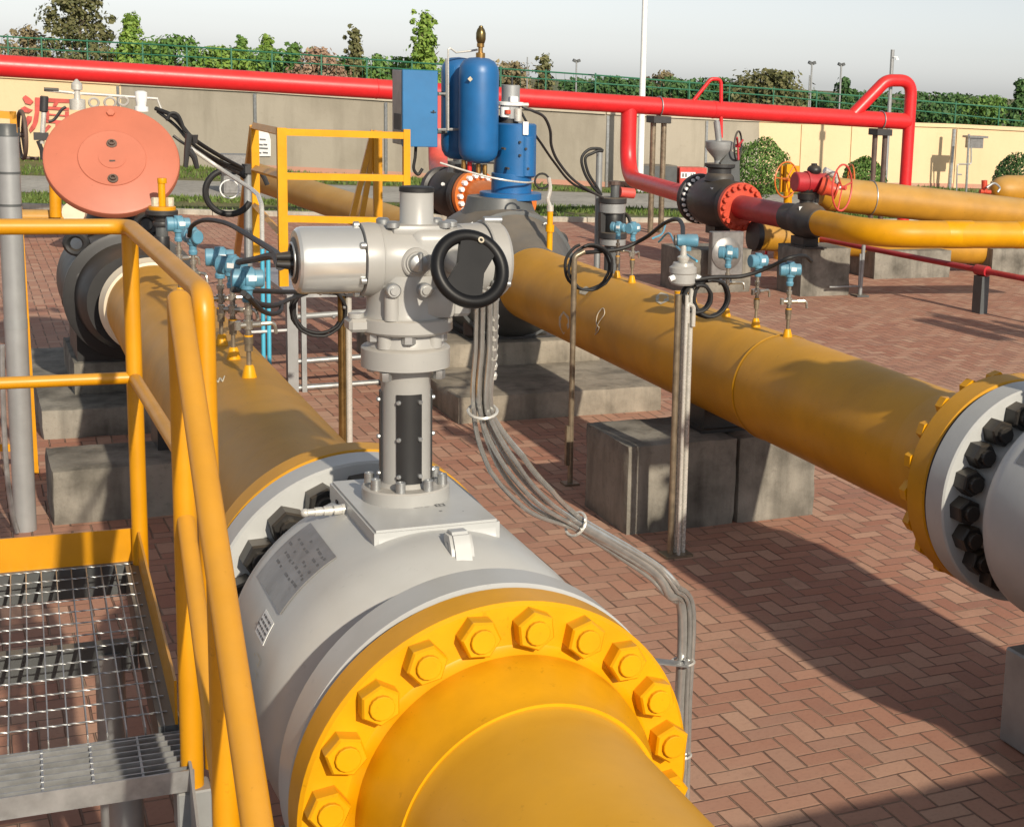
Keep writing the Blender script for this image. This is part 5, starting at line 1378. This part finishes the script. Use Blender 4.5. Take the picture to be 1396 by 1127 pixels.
mast(1104, 103, 48, 'short plain mast left of the twin floodlight mast', .025, False)
mast(719, 78, 44, 'thin bare mast right of the russet tree', .018, False)
wm = mast(1217, 68, 34, 'steel weather mast with a small lamp behind the large red loop', .045, False, 'weather_mast')
t = D(1223, 80, 34); mb = MB(); mb.cyl(t-UP*.03, t+UP*.04, .05, .01, n=10); mb.cyl(t+UP*.03+Vector((-.1, 0, 0)), t+UP*.03, .01, n=6); mb.build('lamp', 'white_paint', wm)
mb = MB(); t = D(1221, 112, 34); mb.box(t, (.16, .12, .16)); mb.build('instrument_box', 'brown_rust', wm)
eb = Z(322, 264)
EB = thing('utility_box', 'grey metal utility box standing near the wall left of the middle platform', 'box', eb)
mb = MB(); a = Y(305, 264, eb.y); b = Y(340, 211, eb.y); mb.box2((a.x, eb.y, 0), (b.x, eb.y+.35, b.z), bev=.01); mb.build('body', 'plate_grey', EB)
mb = MB(); mb.box2((a.x+.03, eb.y-.012, .06), (b.x-.03, eb.y, b.z-.05)); mb.build('door', 'plate_grey', EB)
rb = Z(945, 262)
RBX = thing('red_cabinet', 'red fire cabinet with a white plate between the drop pipe and the gate valve', 'cabinet', rb)
a = Y(926, 262, rb.y); b = Y(964, 229, rb.y); mb = MB(); mb.box2((a.x, rb.y, 0), (b.x, rb.y+.4, b.z), bev=.012); mb.build('body', 'faded_red', RBX)
mb = MB(); mb.box2(Y(928, 243, rb.y-.012), Y(948, 235, rb.y-.002)); pl = mb.build('number_plate', 'white_paint', RBX)
for xs in ((930, 933), (934, 937), (941.5, 943.5), (944.5, 946.5)):
    mb = MB(); mb.box2(Y(xs[0], 241.5, rb.y-.016), Y(xs[1]-.6, 236.5, rb.y-.012)); mb.build('digit', 'ink_grey', pl)
db = Z(890, 262); DB = thing('dark_box', 'low dark grey box behind the twin-post support and drop pipe', 'box', db)
a = Y(868, 262, db.y); b = Y(924, 226, db.y); mb = MB(); mb.box2((a.x, db.y, 0), (b.x, db.y+.5, b.z), bev=.02); mb.build('body', 'dark_grey', DB)
mb = MB(); mb.box2((a.x+.05, db.y-.015, .10), (b.x-.05, db.y, b.z-.06)); mb.build('door', 'dark_grey', DB)
wb = Z(1318, 262); WBX = thing('meter_box', 'grey meter box on a bent pipe post before the cream wall at the right', 'box', wb)
w_ = lambda x, y: Y(x, y, wb.y)
mb = MB(); mb.cyl(w_(1317, 262), w_(1321, 183), .03, n=10); mb.build('post', 'galvanized', WBX)
mb = MB(); mb.box2(w_(1322, 202), w_(1341, 188)+Vector((0, .2, 0))); mb.box2(w_(1320, 188)+Vector((0, -.05, 0)), w_(1346, 186)+Vector((0, .25, 0))); mb.build('box', 'plate_grey', WBX)
mb = MB(); mb.tube(fillet([w_(1324, 200), w_(1324, 224), w_(1305, 224), w_(1304, 262)], .06, 4), .018, 8); mb.tube([w_(1305, 238), w_(1311, 238)], .018, 8); mb.build('bent_pipe', 'steel_grey', WBX)
lp = Z(1294, 258); tag(MB().cyl(lp, Y(1301, 176, lp.y), .05, n=10).build('leaning_post', 'galvanized', origin=lp), 'grey post leaning against the cream wall left of the meter box', 'post')
# ------------------------------------------------------------------ pressure transmitters (built once, copied)
def pipe_top(xc, y): return Vector((xc(y), y, ZA+PR))
def y_on_top(px, py, xc):
    d = ray(px, py); t = (ZA+PR-HC)/d.z; return (CAMP+d*t).y
TY = y_on_top(1110, 458, xr); T0 = pipe_top(xr, TY)
TX = thing('pressure_transmitter', 'blue headed pressure transmitter nearest the right edge on the chalk-marked pipe', 'transmitter', T0, 'pressure transmitters on the pipes')
tp_ = lambda x, y, z: T0+Vector((x, y, z))
mb = MB(); mb.lathe(tp_(0, 0, -.012), UP, [(0, .031), (.012, .030), (.048, .020), (.054, .016)], 18); mb.build('boss', 'yellow_clean', TX)
mb = MB(); mb.lathe(tp_(0, 0, .04), UP, [(0, .0095), (.05, .0095), (.05, .016), (.075, .016), (.075, .019), (.10, .019), (.10, .0125), (.115, .0125)], 14); mb.build('union', 'brown_steel', TX)
mb = MB(); mb.cyl(tp_(0, 0, .115), tp_(0, 0, .145), .018, n=14); mb.build('collar', 'yellow_clean', TX)
mb = MB(); mb.lathe(tp_(0, 0, .145), UP, [(0, .011), (.02, .011), (.02, .019), (.05, .019), (.05, .012), (.07, .012), (.07, .017), (.088, .017), (.088, .011), (.115, .011)], 14); mb.build('stem', 'fitting_steel', TX)
mb = MB(); mb.cyl(tp_(-.04, 0, .18), tp_(.05, -.01, .18), .010, n=10); mb.tube(fillet([tp_(.03, 0, .18), tp_(.105, -.02, .182), tp_(.110, -.02, .145)], .02, 4), .0075, 8); mb.cyl(tp_(-.045, 0, .165), tp_(-.045, 0, .195), .013, n=10); mb.build('needle_valve', 'fitting_steel', TX)
mb = MB(); mb.lathe(tp_(0, 0, .258), UP, [(0, .020), (.014, .023), (.022, .018), (.040, .020), (.045, .028), (.058, .028)], 16); mb.build('neck', 'light_blue', TX)
mb = MB(); hc = tp_(0, 0, .338); hd = Vector((.92, -.32, 0)).normalized()
mb.lathe(hc-hd*.062, hd, [(0, .030), (.004, .034), (.034, .034), (.038, .030), (.050, .030), (.054, .036), (.086, .036), (.092, .030), (.120, .030), (.124, .026)], 24)
mb.cyl(hc, hc+UP*.040, .022, n=14); mb.build('head', 'light_blue', TX)
mb = MB(); sd_ = Vector((hd.y, -hd.x, 0)); mb.cyl(hc+sd_*.0-Vector((0, 0, .006)), hc-sd_*.052-Vector((0, 0, .006)), .011, n=12); mb.build('cable_port', 'galvanized', TX)
mb = MB(); mb.box(hc+sd_*.033+hd*.016+UP*.004, (.030, .006, .018), rot=hd.to_track_quat('X', 'Z').to_matrix()); mb.build('label_plate', 'white_paint', TX)
TX.scale = (.88, .88, 1.03)
def put_tx(px, py, xc, label, rz=0., sc=1.):
    y = y_on_top(px, py, xc); return clone(TX, pipe_top(xc, y), label, rotz=rz, scale=(sc*.86, sc*.86, sc*1.03))
put_tx(1064, 443, xr, 'blue headed pressure transmitter second from the right on the chalk-marked pipe', .5)
put_tx(1021, 429, xr, 'blue headed pressure transmitter third from the right, beside the round grey cover', -.3)
put_tx(886, 384, xr, 'small blue headed pressure transmitter right of the black flanged detector', .9, .98)
put_tx(864, 377, xr, 'pressure transmitter next to the black flanged detector, farthest on its pipe', -.6, .92)
put_tx(333, 514, xl, 'blue headed pressure transmitter nearest the camera on the dusty left pipe', .3, 1.16)
put_tx(313, 489, xl, 'blue headed pressure transmitter second nearest on the dusty left pipe', -.4, 1.16)
put_tx(297, 470, xl, 'blue headed pressure transmitter third nearest on the dusty left pipe', .2, 1.14)
put_tx(262, 427, xl, 'blue headed pressure transmitter behind the bend of the near yellow rail', -.9, 1.12)
put_tx(243, 404, xl, 'farthest blue headed pressure transmitter on the dusty left pipe', .4, 1.12)
# grey gauge head standing on the right pipe behind the looped cable
gy0 = y_on_top(975, 412, xr); g = pipe_top(xr, gy0)
TG = thing('temperature_gauge', 'small pale round gauge head on the pipe behind the black cable loop', 'gauge', g)
mb = MB(); mb.lathe(g, UP, [(-.01, .04), (.05, .028), (.06, .02)], 16); mb.build('boss', 'yellow_clean', TG)
mb = MB(); mb.lathe(g+UP*.05, UP, [(0, .012), (.05, .012), (.055, .045), (.07, .062), (.10, .065), (.115, .05), (.12, .02), (.135, .02)], 22); mb.build('head', 'actuator_grey', TG)
mb = MB(); mb.cyl(g+Vector((-.13, -.12, -.0)), g+Vector((-.13, -.12, .09)), .028, n=12); mb.build('yellow_plug', 'yellow_clean', TG)

# ------------------------------------------------------------------ slim steel posts with looped cables
def loop(c, R, ax=(0, 1, .05), turns=2, r=.009, seed=0):
    rl = random.Random(seed); x, y, z = frame(ax); c = Vector(c); pts = []
    for k in range(28*turns+1):
        a = 2*PI*k/28+1.2; rr = R*(1+.05*math.sin(a*.5+seed)+.02*rl.uniform(-1, 1)); pts.append(c+(x*math.cos(a)+y*math.sin(a))*rr+z*(k*.0012))
    return MB().tube(pts, r, 8)
p1 = Z(777, 660); P1 = thing('steel_post', 'single slim steel post with a black cable loop, left of the twin post', 'post', p1, 'slim instrument posts')
t1 = Y(780, 350, p1.y)
mb = MB(); mb.tube(fillet([p1, Vector((p1.x, p1.y, t1.z)), Vector((p1.x+.06, p1.y, t1.z+.03))], .03, 4), .0165, 12); mb.build('pipe', 'brown_steel', P1)
mb = MB(); mb.box((p1.x-.022, p1.y, .24), (.02, .03, .24)); mb.box((p1.x, p1.y, .006), (.09, .09, .012)); mb.build('bracket', 'brown_steel', P1)
tag(loop(Y(806, 366, p1.y), (Y(839, 366, p1.y)-Y(806, 366, p1.y)).length*.88, seed=1).build('cable_loop', 'rubber', origin=Y(806, 366, p1.y)), 'coil of black cable hung on the single slim steel post', 'cable', 'black cable loops')
c_ = tag(MB().tube(spline([Y(790, 345, p1.y), Y(815, 343, p1.y+.05), Y(848, 339, p1.y+.05), Y(880, 324, p1.y), Y(905, 305, p1.y-.3), Y(922, 299, p1.y-.6), Y(930, 306, p1.y-.9), Y(931, 322, 6.9)], 7), .012, 8).build('black_cable', 'rubber', origin=Y(848, 339, p1.y)), 'black cable hanging from the single slim post to the blue head on the twin post', 'cable')
p2 = Z(916, 757); P2 = thing('steel_post', 'twin slim steel post carrying a round grey junction box', 'post', p2, 'slim instrument posts')
zt = Y(930, 385, p2.y).z
for dx, dy, r, m_ in ((-.010, 0, .016, 'brown_steel'), (.030, .02, .019, 'stainless'), (.060, 0, .013, 'stainless'), (.022, -.03, .010, 'stainless')):
    mb = MB(); mb.tube([p2+Vector((dx, dy, 0)), p2+Vector((dx, dy, zt-(.06 if dx < .05 else .03)))], r, 12); mb.build('pipe', m_, P2)
mb = MB(); mb.box(p2+Vector((.02, 0, .006)), (.15, .11, .012)); mb.build('base', 'brown_steel', P2)
mb = MB(); mb.tube(fillet([p2+Vector((.065, -.02, zt-.22)), p2+Vector((.065, -.02, zt-.12)), p2+Vector((.028, -.03, zt-.10)), p2+Vector((.028, -.03, zt-.2))], .02, 4), .012, 8); mb.build('trap', 'stainless', P2)
bx = Y(931, 371, p2.y)
JB = thing('junction_box', 'round grey junction box with a blue transmitter head on the twin post', 'junction box', bx-UP*.06)
mb = MB(); mb.lathe(bx-UP*.062, UP, [(0, .055), (.01, .063), (.055, .063), (.06, .068), (.085, .068), (.095, .055), (.11, .05)], 30); mb.build('box', 'actuator_grey', JB)
mb = MB(); mb.lathe(bx+UP*.045, UP, [(0, .02), (.02, .03), (.03, .03), (.04, .016), (.10, .014)], 16); mb.build('riser', 'stainless', JB)
hq = Y(938, 328, p2.y); mb = MB(); mb.lathe(hq-Vector((.055, -.015, 0)), (.96, -.28, 0), [(0, .026), (.004, .030), (.045, .030), (.05, .033), (.10, .033), (.105, .028)], 22); mb.cyl(hq-UP*.05, hq, .018, n=12); mb.build('head', 'light_blue', JB)
mb = MB(); mb.cyl(hq-Vector((.058, -.016, 0)), hq-Vector((.066, -.018, 0)), .026, n=18); mb.build('head_cap', 'dark_grey', JB)
for dx in (-.06, .055):
    mb = MB(); mb.cyl(bx+Vector((dx, -.03, -.02)), bx+Vector((dx*1.4, -.03, -.03)), .014, n=10); mb.build('gland', 'white_paint', JB)
for cx_, R, sd_, lb in ((972, 29, 2, 'large coil of black cable hung on the twin slim post'), (954, 22, 3, 'smaller inner coil of black cable on the twin slim post')):
    q = Y(cx_, 408, p2.y-.04); tag(loop(q, R*.0033*1.0, seed=sd_, r=.0095).build('cable_loop', 'rubber', origin=q), lb, 'cable', 'black cable loops')
tag(MB().tube(spline([Y(945, 382, p2.y-.03), Y(975, 378, p2.y-.05), Y(1010, 377, p2.y-.05), Y(1045, 366, p2.y-.1), Y(1075, 352, p2.y-.2), Y(1096, 349, TY-.05), Y(1106, 356, TY)], 7), .0105, 8).build('black_cable', 'rubber', origin=Y(1010, 377, p2.y)), 'black cable running from the twin post to the transmitters on its right', 'cable')
# brown sleeve and conduit post behind the grey actuator
ps_ = Z(642, 522); SL = thing('pipe_stub', 'brown vertical pipe stub standing on the pale stepped base', 'pipe', ps_+UP*.19)
zt_ = Y(642, 418, ps_.y).z
mb = MB(); mb.lathe(ps_+UP*.15, UP, [(0, .07), (.12, .07), (.13, .062), (zt_-.24, .062), (zt_-.23, .072), (zt_-.15, .072)], 20); mb.build('stub', 'brown_rust', SL)
mb = MB(); mb.lathe(ps_+UP*.16, UP, [(0, .085), (.03, .085), (.03, .075), (.16, .075)], 20); mb.build('base_collar', 'steel_grey', SL)
cp = Z(471, 606); CP = thing('steel_post', 'bronze coloured double conduit post left of the grey actuator stem', 'post', cp, 'slim instrument posts')
zt_ = Y(474, 396, cp.y).z
for dx, r, m_ in ((-.018, .024, 'bronze'), (.026, .020, 'stainless')):
    mb = MB(); mb.tube([cp+Vector((dx, 0, 0)), cp+Vector((dx, 0, zt_))], r, 12); mb.build('pipe', m_, CP)
mb = MB(); mb.beam(Y(432, 398, cp.y-.03), Y(504, 403, cp.y-.03), .025, .025, up=UP); mb.build('cross_arm', 'charcoal', CP)
for x, y in ((437, 400), (452, 398), (472, 399), (498, 403), (455, 432), (470, 419)):
    q = Y(x, y, cp.y-.05); mb = MB(); mb.sphere(q, .013, n=8); mb.build('clip', 'galvanized', CP)
q = Y(437, 425, cp.y-.06); tag(loop(q, .155, turns=3, r=.010, seed=5).build('cable_loop', 'rubber', origin=q), 'coil of black cable on the bronze post under the grey motor cover', 'cable', 'black cable loops')
def cable(pts, r, mat, label, name='black_cable', cat='cable'):
    P = [Y(*p) for p in pts]; return tag(MB().tube(spline(P, 7), r, 8).build(name, mat, origin=P[len(P)//2]), label, cat)
my = SY
mend = H_(-.40)
P = [Y(258, 322, 8.), Y(262, 308, 7.9), Y(280, 300, 7.6), Y(310, 305, 7.), Y(345, 325, 6.), Y(372, 342, 5.), mend]
tag(MB().tube(spline(P, 7), .011, 8).build('black_cable', 'rubber', origin=P[3]), 'black cable arching from a left transmitter into the grey motor cover', 'cable')
P = [Y(322, 358, 6.8), Y(345, 354, 6.2), Y(372, 349, 5.), mend+Vector((-.005, 0, -.012))]
tag(MB().tube(spline(P, 7), .013, 8).build('black_cable', 'rubber', origin=P[1]), 'short straight black cable entering the grey motor cover from the left', 'cable')
cable([(318, 395, 6.2), (345, 396, 7), (390, 398, 8.6), (430, 397, 9.5), (470, 398, 9.6)], .013, 'rubber', 'black cable running level from the left transmitters to the bronze post')
cable([(332, 400, 6.2), (352, 414, 6.6), (375, 416, 7.4), (395, 408, 8.6), (418, 400, 9.5)], .013, 'rubber', 'sagging black cable just above the cable coil, left of the bronze post')
cable([(338, 404, 6.2), (355, 422, 6.6), (370, 428, 7.), (382, 424, 7.4), (384, 412, 8)], .011, 'rubber', 'lowest short sagging black cable beside the two pale blue posts')
# pale blue posts and galvanised leg ladder of the middle platform
for px, top, lb in ((357.5, 338, 'left one of two pale blue slim posts behind the left transmitters'), (365.5, 342, 'right one of two pale blue slim posts behind the left transmitters')):
    b = Z(px+2.5, 545); t = Y(px, top, b.y); tag(MB().cyl(b, t, .0145, n=10).build('blue_post', 'pipe_blue', origin=b), lb, 'post')
gb = Z(339, 470); tt = Y(338, 232, gb.y)
GP = thing('grey_pole', 'short grey pole with black clamps and hose left of the middle yellow platform', 'pole', gb)
mb = MB(); mb.cyl(gb, tt, .034, n=16); mb.build('shaft', 'steel_grey', GP)
mb = MB(); mb.cyl(tt-UP*.03, tt+UP*.05, .05, n=14); mb.beam(tt+Vector((-.22, -.03, -.02)), tt+Vector((.09, -.03, .02)), .05, .06, up=UP); mb.build('clamp', 'charcoal', GP)
mb = MB(); mb.tube(spline([tt+Vector((.08, -.03, 0)), tt+Vector((.12, -.03, -.05)), tt+Vector((.15, -.03, -.12))], 4), .02, 8); mb.build('hook', 'charcoal', GP)
hc_ = Y(312, 262, gb.y-.03)
mb = MB(); mb.torus(hc_, (0, 1, 0), .185, .026, 36, 10, a0=PI+.45, a1=3*PI-.75); hs_ = tag(mb.build('hose_loop', 'rubber', origin=hc_), 'open loop of thick black hose on the short grey pole', 'hose')
q = Y(313, 258, gb.y-.05); mb = MB(); mb.torus(q, (0, 1, 0), .075, .006, 30, 6); tag(mb.build('wire_ring', 'white_paint', origin=q), 'thin white wire ring inside the thick black hose loop', 'wire')
cable([(212, 148, 11.4), (238, 160, 11.3), (262, 188, 11.2), (300, 213, 11.6), (330, 229, 12.)], .015, 'rubber', 'upper thick black cable sagging from the salmon disc to the short grey pole')
cable([(215, 152, 11.4), (240, 172, 11.3), (262, 196, 11.2), (296, 218, 11.6), (328, 232, 12.)], .012, 'rubber', 'middle black cable sagging from the salmon disc to the short grey pole')
cable([(236, 185, 11.), (248, 194, 11.), (262, 202, 11.1), (292, 220, 11.6), (325, 236, 12.)], .010, 'charcoal', 'lower thin dark cable sagging from the salmon disc to the short grey pole')
cable([(228, 163, 11.2), (233, 155, 11.2), (243, 158, 11.2), (252, 180, 11.2)], .012, 'rubber', 'little hooked black cable end above the right rim of the salmon disc')
q = lambda x, y: Y(x, y, 10.8)
br = thing('cable_bracket', 'dark forked cable bracket hanging right of the salmon disc', 'bracket', q(256, 205))
for pts in ([(258, 183), (255, 205), (253, 228)], [(265, 184), (266, 196)], [(258, 205), (265, 215), (269, 230)]):
    mb = MB(); mb.tube([q(*p) for p in pts], .024, 8, r2=.015); mb.build('prong', 'charcoal', br)
P = [Y(258, 201, 11.), Y(300, 230, 11.), Y(343, 258, 10.6), Y(352, 266, 10.4), Y(357, 280, 10.2), Y(357.5, 338, 10.)]
tag(MB().tube(fillet(P, .12, 5), .0145, 10).build('thin_conduit', 'stainless', origin=P[2]), 'shiny thin conduit bent down onto the left pale blue post', 'conduit')

# ------------------------------------------------------------------ middle yellow railed platform
my0, my1 = 11.45, 12.9
MPF = thing('railed_platform', 'middle yellow flat bar railed platform behind the grey motor cover', 'platform', Z(397, 532))
q0 = lambda x, y: Y(x, y, my0); q1 = lambda x, y: Y(x, y, my1)
def bar(a, b, w=.055, t=.035, name='rail', mat='yellow_clean'):
    mb = MB(); mb.beam(a, b, w, t, up=(0, 1, 0)); mb.build(name, mat, MPF)
dv = Vector((0, 0, 1))
c00 = q0(383, 180); c01 = q0(556, 186)
for py, n_ in ((180, 'rail'), (240, 'rail'), (298, 'rail')):
    a = q0(386, py); e = q0(553 if py < 290 else 524, py+(5 if py < 200 else 3)); bar(a, e, .05, .04, n_)
zf0 = q0(386, 390).z
mb = MB(); mb.box2((c00.x-.03, my0-.025, zf0), (c00.x+.035, my0+.025, c00.z+.03)); mb.build('post', 'yellow_clean', MPF)
p = q0(553, 180); pb = q0(556, 300); mb = MB(); mb.box2((p.x-.02, my0-.024, pb.z), (p.x+.03, my0+.024, p.z+.02)); mb.build('post', 'yellow_clean', MPF)
bar(q0(383, 180), q1(346, 172), .05, .035); bar(q0(384, 240), q1(347, 230), .05, .035); bar(q0(384, 320), q1(348, 280), .05, .035)
a = q1(347, 172); mb = MB(); mb.box2((a.x-.03, my1-.02, zf0), (a.x+.03, my1+.02, a.z)); mb.build('post', 'yellow_clean', MPF)
bar(q1(346, 172), Z(322, 392)+UP*.25, .06, .03, 'stair_rail', 'yellow')
for x0, x1 in ((509, 479), (514, 492)):
    bar(q1(x0, 178), q1(x1, 300), .045, .03, 'brace', 'yellow')
a = q1(511, 178); mb = MB(); mb.box2((a.x-.02, my1-.05, .5), (a.x+.05, my1-.01, a.z)); mb.build('post', 'yellow', MPF)
mb = MB(); mb.box2((q0(386, 1).x, my0, zf0-.09), (q0(553, 1).x, my1, zf0-.05)); mb.build('deck', 'galvanized', MPF)
for x, w in ((392, .075), (408, .035)):
    b = Z(x+7, 534); mb = MB(); mb.box2((b.x-w/2, b.y-w/2, 0), (b.x+w/2, b.y+w/2, zf0-.05)); mb.build('leg', 'steel_light' if w > .05 else 'steel_grey', MPF)
b = Z(402, 534)
for py, m_ in ((432, 'steel_grey'), (493, 'galvanized'), (529, 'galvanized')):
    a, e = Y(402, py, b.y), Y(527, py-9, b.y+.1); mb = MB(); mb.cyl(a, e, .022, n=10); mb.build('cross_tube', m_, MPF)
a, e = Y(340, 453, b.y-.4), Y(392, 450, b.y); mb = MB(); mb.cyl(a, e, .010, n=8); mb.build('cross_tube', 'white_paint', MPF)
e = Z(527, 528); mb = MB(); mb.cyl(e, (e.x, e.y, zf0-.05), .03, n=10); mb.build('leg', 'steel_grey', MPF)

# ------------------------------------------------------------------ black flanged detector on its pole
fy = 12.2; fq = lambda x, y: Y(x, y, fy); fb = fq(835, 332)
DT = thing('flanged_detector', 'black flanged detector body on a pedestal right of the blue actuator', 'detector', (fb.x, fb.y, 0))
def fl(pyt, pyb, wpx, name, mat, px=835):
    t, b = fq(px, pyt), fq(px, pyb); r = (fq(px+wpx/2, pyb)-fq(px-wpx/2, pyb)).length/2; mb = MB(); mb.lathe(b, UP, [(0, r*.96), (.006, r), (t.z-b.z-.006, r), (t.z-b.z, r*.96)], 26); return mb.build(name, mat, DT)
fl(324, 334, 33, 'base_flange', 'steel_light'); fl(316, 325, 36, 'flange', 'charcoal'); fl(288, 317, 25, 'body', 'black'); fl(276, 290, 33, 'top_flange', 'steel_light'); fl(269, 277, 36, 'flange', 'charcoal'); fl(252, 270, 11, 'stem', 'dark_grey', 838)
for x in (821, 848):
    mb = MB(); mb.beam(fq(x, 316), fq(x, 290), .05, .06, up=(0, 1, 0)); mb.build('rib', 'black', DT)
mb = MB(); mb.torus(fq(851, 304), (1, .3, 0), .08, .016, 20, 8); mb.build('eye_bolt', 'black', DT)
mb = MB(); mb.cyl(fq(845, 262), fq(864, 264), .045, n=12); mb.build('red_valve', 'faded_red', DT); mb = MB(); mb.cyl(fq(838, 252), fq(838, 247), .05, n=10); mb.cyl(fq(838, 262), fq(838, 252), .028, n=10); mb.build('cap', 'brown_rust', DT)
mb = MB(); mb.cyl((fb.x, fb.y, 0), fb, .07, n=16); mb.build('pedestal', 'dark_grey', DT)
pb = fq(823, 268); pt = fq(824, 206)
DP = thing('detector_pole', 'grey pole with two hose loops behind the black flanged detector', 'pole', (pb.x, pb.y+.12, 0))
mb = MB(); mb.cyl((pb.x, pb.y+.12, 0), (pb.x, pb.y+.12, pt.z), .028, n=12); mb.build('shaft', 'steel_grey', DP)
for k, o in ((0, 0), (1, 5)):
    P = [fq(822, 206), fq(817-o*.3, 203+o*.6), fq(803+o, 204+o), fq(793+o, 216), fq(797+o, 236), fq(808+o, 254), fq(820, 266)]
    mb = MB(); mb.tube(spline(P, 7), .013, 8); mb.build('hose', 'rubber', DP)
cable([(712, 146, 11.5), (728, 152, 11.5), (742, 160, 11.6), (750, 178, 11.7), (752, 200, 11.8), (762, 222, 11.9), (785, 248, 12.), (822, 270, 12.1)], .012, 'charcoal', 'outer dark cable drooping from the blue actuator to the black flanged detector')
cable([(709, 150, 11.5), (720, 170, 11.5), (738, 196, 11.6), (756, 222, 11.8), (780, 250, 12.), (815, 266, 12.1)], .010, 'rubber', 'inner black cable drooping from the blue actuator to the black flanged detector')
cable([(908, 302, 10), (903, 318, 9), (890, 325, 8.6)], .006, 'pipe_blue', 'thin bright blue wire near the small transmitter on the chalk-marked pipe', 'blue_wire', 'wire')
cable([(898, 330, 8.2), (912, 318, 8.), (924, 338, 7.4), (950, 356, 6.9)], .006, 'pipe_blue', 'thin pale blue tubing drooping to the round grey junction box', 'blue_tube', 'tubing')

# ------------------------------------------------------------------ right-hand pipeline just outside the frame, then added shadow casters
R1 = clone(L1, (xl(2.9)+2.684, 2.9+.34, 0), 'yellow pipe with a big bolted flange, leaving the picture at the right edge')
AR = clone(AC, Vector(AC.location)+Vector((2.684, .34, 0)), 'grey electric actuator standing just beyond the right edge of the picture')
pl_ = thing('occluder', 'unseen added plinth just beyond the bottom right corner of the picture', 'concrete block', (2.7, 1.8, 0))  # unseen block, added only to shade the paving at bottom right
mb = MB(); mb.rough_box((1.95, 1.55, -.03), (3.5, 2.05, 1.0), seed=4); mb.build('block', 'concrete', pl_, angle=40)
G2 = clone(GV, (10.1, 8.3, 0), 'unseen added copy of the dark actuated valve, casting shade from beyond the right edge of the picture')  # added out of view for its shadow on the far right paving
B2 = clone(BA, Vector(BA.location)+Vector((10.1, 8.3, 0))-Vector((GV.location.x, GV.location.y, 0)), 'unseen added copy of the tall blue actuator, casting shade from beyond the right edge of the picture')  # unseen twin added with the valve for the same shadow
